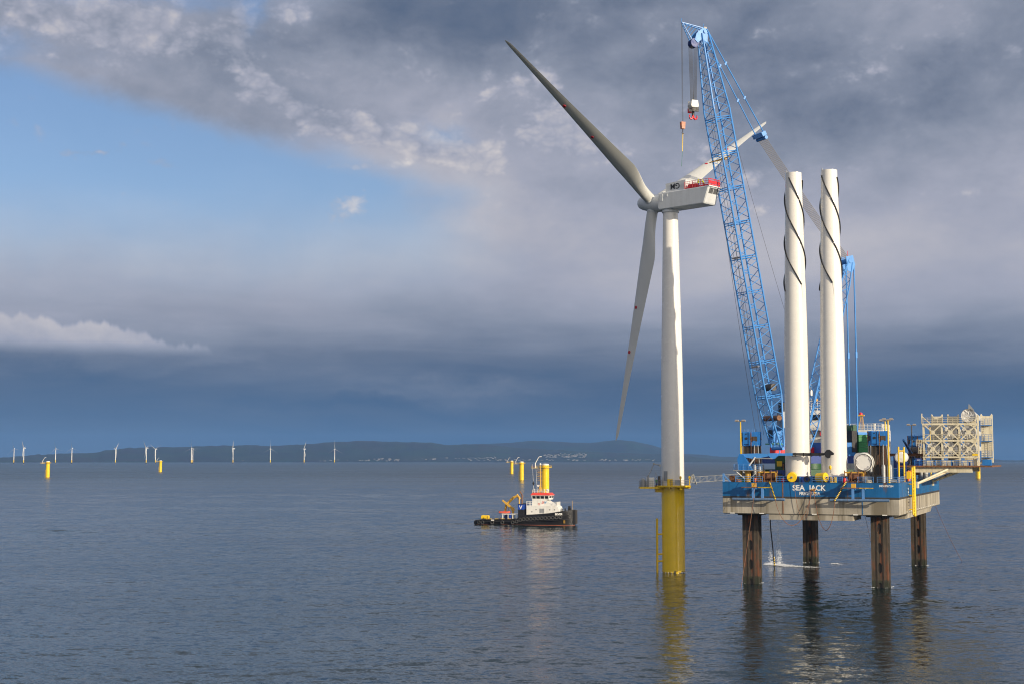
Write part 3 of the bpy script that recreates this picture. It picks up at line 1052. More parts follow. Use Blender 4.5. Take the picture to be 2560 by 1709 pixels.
# ------------------------------------------------------------------ people
def person(label, loc, rz, pose, vest=HIVIS, trousers=NAVY):
    """one continuous skinned body, colours by height"""
    J = dict(pel=(0, 0, .95), chest=(pose.get('lean', 0), 0, 1.36), neck=(pose.get('lean', 0) * 1.25, 0, 1.52), head=(pose.get('lean', 0) * 1.4 + .02, 0, 1.66), top=(pose.get('lean', 0) * 1.4, 0, 1.78))
    E_, rad = [('pel', 'chest'), ('chest', 'neck'), ('neck', 'head'), ('head', 'top')], dict(pel=.16, chest=.18, neck=.065, head=.105, top=.07)
    for s, n in ((1, 'l'), (-1, 'r')):
        fx = pose.get('reach', .1)
        J.update({'sh' + n: (J['chest'][0], .2 * s, 1.42), 'el' + n: (J['chest'][0] + fx * .5, .27 * s, 1.16), 'wr' + n: (J['chest'][0] + fx + .1, .24 * s, 1.0), 'ha' + n: (J['chest'][0] + fx + .17, .22 * s, .93),
                  'hi' + n: (0, .1 * s, .9), 'kn' + n: (.05 + pose.get('step', 0) * s, .11 * s, .5), 'an' + n: (pose.get('step', 0) * s, .12 * s, .09), 'to' + n: (.15 + pose.get('step', 0) * s, .13 * s, .05)})
        rad.update({'sh' + n: .085, 'el' + n: .055, 'wr' + n: .04, 'ha' + n: .045, 'hi' + n: .11, 'kn' + n: .075, 'an' + n: .055, 'to' + n: .05})
        E_ += [('chest', 'sh' + n), ('sh' + n, 'el' + n), ('el' + n, 'wr' + n), ('wr' + n, 'ha' + n), ('pel', 'hi' + n), ('hi' + n, 'kn' + n), ('kn' + n, 'an' + n), ('an' + n, 'to' + n)]
    keys = list(J)
    me = bpy.data.meshes.new('person')
    me.from_pydata([J[k] for k in keys], [(keys.index(a), keys.index(c)) for a, c in E_], [])
    tmp = bpy.data.objects.new('tmp', me)
    col.objects.link(tmp)
    md = tmp.modifiers.new('skin', 'SKIN')
    for i, k in enumerate(keys):
        me.skin_vertices[0].data[i].radius = (rad[k], rad[k])
        me.skin_vertices[0].data[i].use_root = (k == 'pel')
    tmp.modifiers.new('sub', 'SUBSURF').levels = 1
    body = bpy.data.meshes.new_from_object(tmp.evaluated_get(bpy.context.evaluated_depsgraph_get()))
    bpy.data.objects.remove(tmp)
    for x in (vest, trousers, SKIN):
        body.materials.append(x)
    for p in body.polygons:
        z = p.center.z
        p.material_index = 2 if (z > 1.53 or (z < 1.03 and abs(p.center.y) > .19 and z > .86)) else (1 if z < .95 else 0)
        p.use_smooth = True
    o = bpy.data.objects.new('person', body)
    o.location = loc
    o.rotation_euler = (0, 0, rz)
    col.objects.link(o)
    hx = J['head'][0]
    MB().lathe([(.135, 0), (.13, .06), (.09, .12), (.02, .15)], (hx, 0, 1.70), n=14).build('hard_hat', HIVIS if vest is HIVIS else HOUSEW, o, smooth=True)
    return tag(o, label, 'person')


def turb(x, y, z):
    c, s = math.cos(-YAW), math.sin(-YAW)
    return (TX + c * x - s * y, TY + s * x + c * y, z)


roof = 18.6 + zb
person('worker in yellow hi-vis jacket standing upright on the nacelle roof', turb(8.75, -1.3, roof), R(200), dict(reach=.25))
person('worker in yellow hi-vis bending forward behind the red nacelle railing', turb(9.9, -.9, roof - .03), R(120), dict(reach=.5, lean=.4, step=.12), trousers=DARKST)
person('worker in green jacket beside the white cabinet on the yellow platform', (TX - 3.75, TY - 1.4, 18.46), R(-60), dict(reach=.3), vest=GREEN)

# ------------------------------------------------------------------ jack-up barge
BX, BY, BROT = 71.1, 309.0, R(-22.5)
HW, S0, S1 = 16.9, -36.5, 35.0
DZ = 19.95
barge = thing('jack_up_barge', 'blue and grey jack-up barge lifted clear of the sea on four rusty legs', 'barge', (BX, BY, 0), BROT)


def bpt(w_, s_, z):
    c, s = math.cos(BROT), math.sin(BROT)
    return Vector((BX + c * w_ - s * s_, BY + s * w_ + c * s_, z))


hb = MB()
zs = [13.85, 14.0, 16.9, 17.3, DZ]
rings = []
for z in zs:
    i_ = .25 if z == 13.85 else 0
    s0 = len(hb.v)
    hb.v += [Vector(p) for p in ((-HW + i_, S0 + i_, z), (HW - i_, S0 + i_, z), (HW - i_, S1 - i_, z), (-HW + i_, S1 - i_, z))]
    rings.append([s0, s0 + 1, s0 + 2, s0 + 3])
for k, (a, c) in enumerate(zip(rings, rings[1:])):
    hb.k = (2, 2, 1, 0)[k]
    hb.bridge(a, c)
hb.k = 3
hb.cap(rings[-1])
hb.k = 2
hb.cap(rings[0], True)
hull = hb.build('hull', [HULLB, HULLK, HULLG, DECKM], barge)
# deeper keel box between the legs and side keel
sk = MB()
sk.loft([[(-7.9, S0 + .35, 13.84), (8.3, S0 + .35, 13.84), (8.3, S0 + 10, 13.84), (-7.9, S0 + 10, 13.84)],
         [(-7.9, S0 + .35, 12.8), (8.3, S0 + .35, 12.8), (8.3, S0 + 10, 12.8), (-7.9, S0 + 10, 12.8)]])
sk.build('keel_box', HULLG, hull)
sk = MB()
sk.loft([[(HW - 3.0, -22, 13.84), (HW - .6, -22, 13.84), (HW - .6, 24, 13.84), (HW - 3.0, 24, 13.84)],
         [(HW - 3.0, -22, 12.75), (HW - .7, -22, 12.75), (HW - .7, 22, 12.75), (HW - 3.0, 22, 12.75)]])
sk.build('keel_box', HULLG, hull)
MB().bb(-HW - .05, HW + .05, S0 - .06, S0 + .25, DZ - .02, DZ + .10).build('rubbing_strake', HULLB, hull)
MB().bb(HW - .2, HW + .06, S0 + .3, S1, DZ - .02, DZ + .10).build('rubbing_strake', HULLB, hull)
for x in (-15.0, -9.2, 1.0, 8.8, 14.2):
    MB().bb(x - .45, x + .45, S0 - .05, S0 + .1, 13.9 if abs(x) > 8.5 else 13.87, 14.08).build('anode', HOUSEW, hull)
for i in range(16):
    MB().bb(HW - .02, HW + .06, -26 + i * 3.4, -24.9 + i * 3.4, 14.2, 14.34).build('anode', HOUSEW, hull)
# raised plate seams on the front face and side
for x in (-5.0, 10.1):
    MB().bb(x - .09, x + .09, S0 - .035, S0 + .1, 14.05, DZ - .05).build('plate_seam', HULLB if x > 0 else mat('rust streak', (.24, .10, .04), .7, .3, 1.5), hull)
text('name_lettering', 'SEA', 1.42, LETW, barge, upright(-1.95, S0 - .012, 18.53, 0), fat=.035, xs=1.02)
text('name_lettering', 'JACK', 1.42, LETW, barge, upright(1.65, S0 - .012, 18.53, 0), fat=.035, xs=.95)
text('port_lettering', 'FREDERICIA', .88, LETW, barge, upright(.18, S0 - .012, 17.63, 0), fat=.02, xs=.86)
text('number_lettering', 'IMO 8767264', .56, LETW, barge, upright(14.6, S0 - .012, 19.27, 0), fat=.012, xs=.84)
text('side_lettering', 'SJ', 1.5, LETW, barge, upright(HW + .012, -22.4, 17.9, R(90)), fat=.02)

# legs with recessed racks
LEGS = [(-12.5, -30.6), (12.5, -30.6), (-12.5, 30.6), (12.5, 30.6)]
LH = 1.55


def make_leg():
    z0, z1 = -6.0, 29.0
    core = MB().bb(-LH + .22, LH - .22, -LH + .22, LH - .22, z0, z1)
    leg = core.build('leg', LEGD, barge)
    for rz in (0, 90, 180, 270):
        M = Matrix.Rotation(R(rz), 3, 'Z')

        def piece(name, x0, x1, y0, y1, za, zb_, m=LEGM):
            b = MB().bb(x0, x1, y0, y1, za, zb_)
            b.v = [M @ p for p in b.v]
            return b.build(name, m, leg)
        for s in (-1, 1):
            piece('side_plate', s * .42, s * (LH - .10), -LH, -LH + .23, z0, z1)
            for k in range(4):
                x = s * (.47 + k * .085)
                piece('rack_rib', x - .02, x + .02, -LH - .05, -LH + .01, z0, z1, LEGD)
        piece('corner_chord', LH - .26, LH + .02, -LH - .02, -LH + .26, z0, z1)
        for k in range(8):
            zc = 1.0 + k * 3.75
            b = MB().prism([(-.425, -LH + .02, zc - .45), (-.12, -LH + .02, zc), (.12, -LH + .02, zc), (.425, -LH + .02, zc - .45),
                            (.425, -LH + .02, zc + 2.2), (.12, -LH + .02, zc + 1.75), (-.12, -LH + .02, zc + 1.75), (-.425, -LH + .02, zc + 2.2)], (0, .22, 0))
            b.v = [M @ p for p in b.v]
            b.build('web_plate', LEGM, leg)
    return leg


leg0 = make_leg()
leg0.location = (*LEGS[0], 0)
for p in LEGS[1:]:
    dup(leg0, barge, loc=(*p, 0))


def make_jack():
    j = MB()
    j.loft([[(-1.72, -1.72, 27.1), (1.72, -1.72, 27.1), (1.72, 1.72, 27.1), (-1.72, 1.72, 27.1)],
            [(-1.3, -1.3, 29.7), (1.3, -1.3, 29.7), (1.3, 1.3, 29.7), (-1.3, 1.3, 29.7)],
            [(-1.25, -1.25, 29.9), (1.25, -1.25, 29.9), (1.25, 1.25, 29.9), (-1.25, 1.25, 29.9)]])
    jh = j.build('jack_house', CAPB, barge)
    for rz in (0, 90, 180, 270):
        M = Matrix.Rotation(R(rz), 3, 'Z')
        b = MB().bb(-1.05, .1, -1.92, -1.2, 27.5, 29.75)
        b.bb(-1.16, -1.0, -2.05, -1.2, 27.2, 29.95)
        b.bb(.05, .21, -2.05, -1.2, 27.2, 29.95)
        b.v = [M @ p for p in b.v]
        b.build('yoke', CAPB, jh)
        b = MB().tube((-.48, -1.99, 28.6), (-.48, -1.9, 28.6), .26, n=16)
        b.tube((-.48, -1.99, 29.5), (-.48, -1.9, 29.5), .12, n=10)
        b.v = [M @ p for p in b.v]
        b.build('pin_hole', LETK, jh)
        b = MB()
        for k in range(9):
            b.lathe([(.1, -.13), (.14, 0), (.1, .13)], (.45, -1.9 - (0 if k % 2 else .03), 29.7 - k * .3), n=8)
        b.v = [M @ p for p in b.v]
        b.build('chain', RUSTY, jh)
        b = MB().tube((.45, -1.86, 27.2), (.45, -1.8, 20.3), .05, n=6)
        b.v = [M @ p for p in b.v]
        b.build('chain_fall', RUSTY, jh)
        for x in (-1.25, 1.1):
            b = MB().lathe([(.40, 0), (.40, 3.2), (.32, 3.2), (.32, 3.5)], (x, -1.95, DZ), n=16)
            b.tube((x, -1.95, 23.3), (x, -1.7, 27.3), .10, n=8)
            b.v = [M @ p for p in b.v]
            b.build('jacking_cylinder', GREYST, jh, smooth=True)
    b = MB()
    for x, y in ((-1, -1), (-.3, -1), (.5, -1), (1, 1), (-1, 1), (1, -1)):
        b.tube((x, y, 29.8), (x, y, 30.5), .05, n=5)
    b.build('lifting_lug', RAILB, jh)
    b = MB().bb(-2.3, 2.3, -2.3, 2.3, 13.45, 13.86)
    b.build('leg_guide', DARKST, jh)
    return jh


j0 = make_jack()
j0.location = (*LEGS[0], 0)
for p in LEGS[1:]:
    dup(j0, barge, loc=(*p, 0))

# fender frames on the front
def fender(x0, x1, xa, xb):
    b = MB()
    f = b.tube((x0, S0 - 2.1, 16.78), (x1, S0 - 2.1, 16.78), .27, n=14)
    fo = b.build('fender_frame', mat('scuffed blue steel', (.11, .19, .32), .5, .25, 1.2, rust=.45, streak=.3), barge, smooth=True)
    for x in (xa, xb):
        MB().bb(x - .22, x + .22, S0 - 2.2, S0 - 1.8, 16.9, 19.0).build('upright', RAILB, fo)
        MB().bb(x - .18, x + .18, S0 - 2.0, S0 + .05, 16.6, 16.9).build('strut', RAILB, fo)
        MB().bb(x - .18, x + .18, S0 - 2.0, S0 + .05, 18.75, 18.98).build('strut', RAILB, fo)
    for x in (x0 + .6, x1 - .6):
        MB().tube((x, S0 - 2.0, 16.78), (x + (1.5 if x < (x0 + x1) / 2 else -1.5), S0 + .02, 16.78), .15, n=8).build('strut', RAILB, fo, smooth=True)
    w0, w1 = xa - 2.3, xb + 1.9
    MB().bb(w0, w1, S0 - 2.25, S0 - 1.15, 19.0, 19.14).build('walkway', RUSTY, fo)
    for k in range(12):
        x = w1 - 2.6 + k * .22
        MB().bb(x, x + .11, S0 - 2.27, S0 - 2.25, 18.98, 19.16).build('hazard_stripe', YELD, fo)
    MB().bb(xa - .3, xa + .5, S0 - 2.0, S0 - 1.3, 19.14, 19.9).build('roller', AMBER, fo)


fender(-14.4, -4.2, -10.35, -8.55)
fender(4.4, 15.4, 8.7, 10.6)

# bulwark posts, railings, ladders
def brail(pts, m=RAILB, h=1.1, nm='railing'):
    return railing(nm, [(x, y, DZ + .08) for x, y in pts], h, m, barge, 1.7, .04, 3)


brail([(-14.4, S0 + .3), (-9.0, S0 + .3)])
brail([(-6.3, S0 + .3), (-3.6, S0 + .3)])
brail([(.6, S0 + .3), (6.4, S0 + .3)])
brail([(9.2, S0 + .3), (12.2, S0 + .3)])
brail([(12.9, S0 + .3), (HW - .3, S0 + .3), (HW - .3, -25)])
brail([(HW - .3, -18), (HW - .3, -9)])
brail([(HW - .3, -6), (HW - .3, 18)])
brail([(HW - .3, 22), (HW - .3, S1 - .3), (-HW + .3, S1 - .3), (-HW + .3, -30)])
cp = MB().bb(-HW - .02, -HW + .3, S0 + .1, S0 + .5, DZ, DZ + 1.75)
cp.prism([(-HW + .3, S0 + .2, DZ + 1.5), (-HW + .3, S0 + .2, DZ + 1.25), (-HW + 1.5, S0 + .2, DZ), (-HW + 1.8, S0 + .2, DZ)], (0, .2, 0))
cp.build('corner_post', RAILB, barge)
lad = MB()
lad.tube((HW + 1.0, -21.2, 13.3), (HW + 1.0, -21.2, 23.1), .30, n=12)
ladder = lad.build('boarding_ladder', YELD, barge, smooth=True)
MB().tube((HW + 1.0, -24.0, 13.7), (HW + 1.0, -24.0, 22.9), .14, n=10).build('ladder_rail', YELD, ladder, smooth=True)
for k in range(15):
    z = 14.0 + k * .58
    MB().tube((HW + 1.0, -24.0, z), (HW + 1.0, -21.4, z), .05 if k % 4 else .14, n=8).build('rung', YELD, ladder)
MB().box((HW + .4, -24.3, 21.4), (.7, 1.6, 1.4)).build('ladder_cage', YELD, ladder)
for z in (14.6, 17.4, 19.6):
    MB().tube((HW + 1.0, -21.2, z), (HW - .02, -21.2, z), .12, n=8).build('bracket', YELD, ladder)
goal = MB().tube((HW - .8, -29.6, DZ), (HW - .8, -29.6, 26.9), .17, n=10)
fr = goal.build('gate_frame', YELD, barge, smooth=True)
MB().tube((HW - .8, -21.5, DZ), (HW - .8, -21.5, 26.9), .17, n=10).build('gate_post', YELD, fr, smooth=True)
MB().tube((HW - .8, -29.6, 26.1), (HW - .8, -21.5, 26.1), .14, n=10).build('gate_bar', YELD, fr, smooth=True)

# accommodation blocks at the stern
def windows(par, rows, face_y, m=GLASS):
    for x0, x1, z0, z1 in rows:
        f = MB().bb(x0 - .08, x1 + .08, face_y - .04, face_y + .05, z0 - .08, z1 + .08).build('window_frame', HOUSEW, par)
        MB().bb(x0, x1, face_y - .06, face_y + .02, z0, z1).build('window', m, par)


acc = MB()
acc.bb(-15.5, -5.2, 27, 34, DZ, 28.6)
acc.bb(-14.8, -6.0, 27.8, 34, 28.6, 31.3)
acc.bb(-14.2, -6.6, 27.4, 33.8, 31.3, 33.4)
acc.loft([[(-14.2, 27.4, 33.4), (-6.6, 27.4, 33.4), (-6.6, 33.6, 33.4), (-14.2, 33.6, 33.4)],
          [(-14.5, 27.0, 35.1), (-6.3, 27.0, 35.1), (-6.3, 33.6, 35.1), (-14.5, 33.6, 35.1)],
          [(-14.3, 27.2, 36.0), (-6.5, 27.2, 36.0), (-6.5, 33.4, 36.0), (-14.3, 33.4, 36.0)]])
acc = acc.build('bridge_house', HOUSEW, barge)
for i in range(5):
    x = -13.9 + i * 1.5
    o = MB()
    o.prism([(x, 27.14, 33.75), (x + 1.2, 27.14, 33.75), (x + 1.28, 26.98, 34.95), (x - .08, 26.98, 34.95)], (0, .22, 0))
    o.build('window', GLASS, acc)
windows(acc, [(-13 + i * 1.9, -12.2 + i * 1.9, 29.5, 30.6) for i in range(4)], 27.78)
windows(acc, [(-14.5 + i * 1.9, -13.6 + i * 1.9, 25.8, 26.8) for i in range(5)] + [(-14.5 + i * 1.9, -13.6 + i * 1.9, 22.6, 23.6) for i in range(5)], 26.98)
railing('railing', [(-15.4, 27.2, 28.6), (-5.3, 27.2, 28.6)], 1.0, HOUSEW, acc, 1.2, .035, 3)
railing('railing', [(-14.7, 26.4, 31.4), (-6.1, 26.4, 31.4)], 1.1, HOUSEW, acc, 1.2, .04, 3)
MB().bb(-14.8, -6.0, 26.3, 27.9, 31.2, 31.4).build('balcony', HOUSEW, acc)
railing('railing', [(-12.6, 28.0, 36.0), (-8.0, 28.0, 36.0), (-8.0, 32, 36.0)], 2.2, HOUSEW, acc, .9, .06, 4)
an = MB().tube((-9.4, 29.5, 36), (-9.4, 29.5, 45), .09, .04, n=6)
an.tube((-11.6, 29.5, 36), (-11.6, 29.5, 43), .07, .04, n=6)
an.tube((-8.7, 29.5, 36), (-8.7, 29.5, 42), .04, .03, n=6)
an.lathe([(.1, -.3), (.35, 0), (.1, .35)], (-9.4, 29.5, 40.3), n=8)
an.build('antenna', HOUSEW, acc)
MB().lathe([(.1, 0), (.45, .2), (.5, .6), (.2, .95)], (-10.4, 29.3, 38.0), n=12).build('radar_dome', AMBER, acc, smooth=True)
MB().lathe([(.35, 0), (.35, 1.2), (.1, 1.5)], (-11.6, 29.5, 39.6), n=12).build('radome', HOUSEW, acc, smooth=True)
MB().bb(-9.2, -8.3, 26.9, 27.3, 30.0, 31.0).build('fire_locker', RED, acc)
MB().bb(-12, -10.6, 26.5, 27.0, 24.6, 26.2).build('life_raft', HOUSEW, acc)
a2 = MB().bb(-2.4, 6.3, 19, 33, DZ, 31.2).build('deck_house', HOUSEW, barge)
railing('railing', [(-2.3, 19.1, 31.2), (6.2, 19.1, 31.2), (6.2, 32.8, 31.2)], 1.3, HOUSEW, a2, .8, .05, 4)
ms_ = MB()
for x, y in ((-.2, 0), (1.0, 0), (.4, .9)):
    ms_.tube((1.0 + x, 21 + y, 31.2), (1.4 + x * .3, 21 + y * .3, 34.4), .08, n=6)
ms_.box((1.4, 21.2, 34.5), (1.4, 1.0, .3))
ms_.build('signal_mast', AMBER, a2)
MB().lathe([(.45, 0), (.4, .35), (.1, .55)], (1.3, 21.1, 34.65), n=12).build('beacon', RED, a2, smooth=True)
windows(a2, [(4.9 + i * .42, 5.2 + i * .42, 28.0 - (i % 2) * .5, 28.5 - (i % 2) * .5) for i in range(2)], 18.97, mat('blue emblem', (.02, .06, .30), .4))
MB().bb(5.4, 6.1, 18.95, 19.0, 27.4, 27.75).build('name_plate', RED, a2)
windows(a2, [(-1.8 + i * 1.6, -1.1 + i * 1.6, 29.3, 30.2) for i in range(4)], 18.97)
MB().bb(-1.8, .2, 19.5, 21, 31.2, 32.3).build('vent_box', DARKST, a2)
MB().lathe([(.3, 0), (.3, 1.4), (.5, 1.5)], (4.2, 22, 31.2), n=10).build('vent_cowl', HOUSEW, a2)

# blade-rack outriggers: beam and struts on the starboard side
BS, BS2 = -4.0, 22.0
ob = MB().bb(15.8, 27.6, BS - .5, BS + .5, 21.75, 22.85).build('outrigger_beam', CREAM, barge)
MB().bb(15.8, 27.0, BS2 - .5, BS2 + .5, 21.75, 22.85).build('outrigger_beam', CREAM, barge)
for s_, xe in ((-8.4, 23.2), (-7.4, 22.4), (20.4, 24.0), (21.2, 23.0)):
    e = BS if s_ < 0 else BS2
    MB().tube((HW - .1, s_, 19.4), (xe, e, 21.8 if s_ in (-7.4, 21.2) else 22.7), .24, n=10).build('outrigger_strut', CREAM, barge, smooth=True)
    MB().box((HW + .05, s_, 19.2), (.5, .8, 1.3)).build('strut_bracket', CREAM, barge)
MB().bb(13.0, 31.5, -5.2, 24, 22.85, 23.15).build('rack_deck', RUSTY, barge)
for x in (14, 18.5, 22, 26):
    MB().bb(x - .15, x + .15, BS - .4, BS + .4, DZ, 21.8).build('beam_post', GREYST, barge) if x < 17 else None

# ------------------------------------------------------------------ main crane
cb_ = Vector((-.9143, -.4051, 0))                      # boom direction in plan
cn_ = Vector((-cb_.y, cb_.x, 0))                      # sideways (towards the camera when negative)
CF = Vector((55.59, 298.0, 0))                         # boom foot in plan
CROT = math.atan2(cb_.y, cb_.x)
CK = 1.0403                                            # the crane stands in the middle of the deck
CF = CF * CK
crane = thing('lattice_boom_crane', 'blue lattice-boom crane on the barge deck with its boom raised past the turbine', 'crane', (CF.x, CF.y, DZ - .19), CROT)
crane.scale = (CK, CK, CK)
# local frame: +X towards the boom tip, Y sideways, Z up; heights below are above the deck
zz = lambda z: z - DZ
Y_ = lambda s: s

foot, tip = Vector((0, 0, zz(26.7))), Vector((17.2, 0, zz(113.2)))
axis = (tip - foot).normalized()
nrm = Vector((axis.z, 0, -axis.x))                    # underside normal (towards the hook)
BL = (tip - foot).length
HALF = 1.92
boom = MB().tube(foot + Vector((0, -2.0, 0)), foot + Vector((0, 2.0, 0)), .35, n=12).build('boom', CRB, crane, smooth=True)


def boom_pt(t, i):
    """corner i of the boom section at distance t along it"""
    lo, hi = 11.0, BL - 16.5
    if t < lo:
        k = t / lo
        hd, hw = .35 + (HALF - .35) * k, 1.75 + (HALF - 1.75) * k
    elif t > hi:
        k = (t - hi) / (BL - hi)
        hd, hw = HALF + (.75 - HALF) * k, HALF + (.95 - HALF) * k
    else:
        hd = hw = HALF
    sx, sy = ((1, -1), (1, 1), (-1, 1), (-1, -1))[i]
    return foot + axis * t + nrm * (hd * sx) + Vector((0, hw * sy, 0))


nodes = [0.6]
while nodes[-1] < BL - 2.0:
    nodes.append(nodes[-1] + (1.83 if 11 < nodes[-1] < BL - 18 else 1.6))
for i in range(4):
    for a, c in ((.3, 11.0), (11.0, BL - 16.5), (BL - 16.5, BL - .3)):
        bar('chord', boom_pt(a, i), boom_pt(c, i), .19, CRB, boom)
for f in range(4):
    g_ = (f + 1) % 4
    for k, (t0, t1) in enumerate(zip(nodes, nodes[1:])):
        a, c = (f, g_) if k % 2 else (g_, f)
        bar('lacing', boom_pt(t0, a), boom_pt(t1, c), .072, CRB, boom)
    t = 11.0
    while t < BL - 16:
        for o_ in (-.22, .22):
            bar('joint_strut', boom_pt(t + o_, f), boom_pt(t + o_, g_), .085, CRB, boom)
        t += 7.35
# boom head, whip jib, winch on the boom
hd = MB()
for y in (-.85, .73):
    hd.prism([tip + Vector((-.8, y, .5)), tip + Vector((.4, y, .8)), tip + Vector((2.0, y, -.6)), tip + Vector((2.4, y, -2.0)), tip + Vector((1.7, y, -2.6)), tip + Vector((.6, y, -1.6)), tip + Vector((-.6, y, -2.4))], (0, .12, 0))
hd.tube(tip + Vector((0, -1.1, 0)), tip + Vector((0, 1.1, 0)), .4, n=14)
head = hd.build('boom_head', CRB, crane)
for k in range(6):
    y = -.62 + k * .25
    MB().lathe([(.95, -.07), (.8, 0), (.95, .07)], tip + Vector((2.3, y, -2.6)), (0, 1, 0), n=18).build('sheave', NAVY, head, smooth=True)
jb = MB()
jt = Vector((22.3, 0, zz(114.7)))
for y in (-.5, .5):
    jb.tube(tip + Vector((.3, y, .8)), jt + Vector((0, y * .4, 0)), .15, .1, n=6)
    jb.tube(tip + Vector((2.9, y, -2.0)), jt + Vector((-.2, y * .4, -.2)), .12, .08, n=6)
for k in range(5):
    p, q_ = tip + Vector((.3, 0, .8)), tip + Vector((2.9, 0, -2.0))
    a, c = p.lerp(jt, .15 + k * .17), q_.lerp(jt, .1 + k * .17)
    jb.tube(a, c, .07, n=5)
jb.tube(jt + Vector((0, 0, -.2)), jt + Vector((0, 0, .9)), .05, n=5)
jb.tube(tip + Vector((-.2, 0, .5)), tip + Vector((-.2, 0, 1.9)), .05, n=5)
jb.build('whip_jib', CRB, crane)
MB().box(tip + Vector((-.4, 0, .9)), (.7, .9, .5)).build('lamp', LAMP, head)
# boom underside details
for t, s in ((BL * .46, 0), (BL * .20, 0)):
    MB().box(foot + axis * t + nrm * 1.9, (.5, 2.2, .3)).build('floodlight', LAMP, boom)
tz = foot + axis * (BL * .70)
MB().tube(tz + Vector((1.6, -2.9, -.6)), tz + Vector((-2.6, -2.9, .5)), .12, n=6).build('spreader_arm', AMBER, boom)
MB().tube(tz + Vector((2.3, -2.5, -.9)), tz + Vector((.3, 2.2, -.3)), .12, n=6).build('spreader_arm', AMBER, boom)
w1 = foot + axis * 13.0
MB().tube(w1 + Vector((-.9, -1.2, 0)), w1 + Vector((-.9, 1.2, 0)), .75, n=16).build('boom_winch', DARKST, boom, smooth=True)
MB().prism([w1 + Vector((-1.2, -2.0, -1.0)), w1 + Vector((-3.6, -2.0, -.1)), w1 + Vector((-1.4, -2.0, 1.0)), w1 + Vector((.3, -2.0, .3))], (0, .12, 0)).build('winch_bracket', CRB, boom)
# mast, its head and backstays
mf, mt_ = Vector((-6.2, 0, zz(25.5))), Vector((-18.4, 0, zz(67.0)))
max_ = (mt_ - mf).normalized()
mn = Vector((max_.z, 0, -max_.x))
ML = (mt_ - mf).length
mast = MB().tube(mf + Vector((0, -2.2, 0)), mf + Vector((0, 2.2, 0)), .3, n=10).build('mast', CRB, crane, smooth=True)


def mast_pt(t, i):
    k = min(1, t / 6.0) * min(1, max(0.0, (ML - t)) / 7.0 + .25)
    hd_, hw_ = .3 + .85 * min(1, k), 1.5
    sx, sy = ((1, -1), (1, 1), (-1, 1), (-1, -1))[i]
    return mf + max_ * t + mn * (hd_ * sx) + Vector((0, hw_ * sy, 0))


mnodes = [.4 + 1.85 * k for k in range(int((ML - .8) / 1.85) + 1)]
for i in range(4):
    for a, c in ((.3, 6), (6, ML - 5.5), (ML - 5.5, ML - .2)):
        bar('chord', mast_pt(a, i), mast_pt(c, i), .15, CRB, mast)
for f in range(4):
    for k, (t0, t1) in enumerate(zip(mnodes, mnodes[1:])):
        a, c = (f, (f + 1) % 4) if k % 2 else ((f + 1) % 4, f)
        bar('lacing', mast_pt(t0, a), mast_pt(t1, c), .065, CRB, mast)
mh = MB()
for y in (-1.5, 1.38):
    mh.prism([mt_ + Vector((.9, y, -2.2)), mt_ + Vector((1.2, y, .8)), mt_ + Vector((-.6, y, 1.2)), mt_ + Vector((-1.2, y, -.9)), mt_ + Vector((-.3, y, -2.6))], (0, .12, 0))
mh.tube(mt_ + Vector((0, -1.6, 0)), mt_ + Vector((0, 1.6, 0)), .55, n=14)
mho = mh.build('mast_head', CRB, crane)
MB().tube(mt_ + Vector((-.3, 0, 1)), mt_ + Vector((-.3, 0, 2.3)), .05, n=5).build('beacon_post', RED, mho)
cwt = Vector((-19.4, 0, zz(30.2)))
for y in (-1.35, 1.35):
    MB().tube(mt_ + Vector((-.9, y, -.3)), mt_.lerp(cwt, .55) + Vector((-.5, y, 0)), .16, n=8).build('backstay', CRB, crane, smooth=True)
    MB().tube(mt_.lerp(cwt, .55) + Vector((-.5, y, 0)), cwt + Vector((0, y, 0)), .16, n=8).build('backstay', CRB, crane, smooth=True)
    MB().box(mt_.lerp(cwt, .55) + Vector((-.5, y, 0)), (.45, .3, 1.3)).build('backstay_link', CRB, crane)
# boom pendants, floating spreader and luffing ropes
spd = Vector((3.5, 0, zz(92.7)))
for y, a in ((-1.5, tip + Vector((-.4, -.9, .6))), (1.5, tip + Vector((-.4, .9, .6)))):
    e = spd + Vector((0, y, .4))
    for k in range(3):
        MB().tube(a.lerp(e, k / 3), a.lerp(e, (k + 1) / 3), .12, n=8).build('pendant', CRB, crane, smooth=True)
        if k:
            MB().box(a.lerp(e, k / 3), (.34, .2, .8), ry=R(-30)).build('pendant_link', CRB, crane)
sb_ = MB().box(spd, (1.1, 3.6, .9), ry=R(30))
sb_.tube(spd + Vector((-.6, -1.7, -.7)), spd + Vector((-.6, 1.7, -.7)), .4, n=12)
sb_.build('pendant_spreader', CRB, crane)
for k in range(8):
    y = -1.4 + k * .4
    MB().path(sag(spd + Vector((-.7, y, -.8)), mt_ + Vector((.4, y, .5)), .35, 6), .055, 5).build('luffing_rope', TAN, crane)
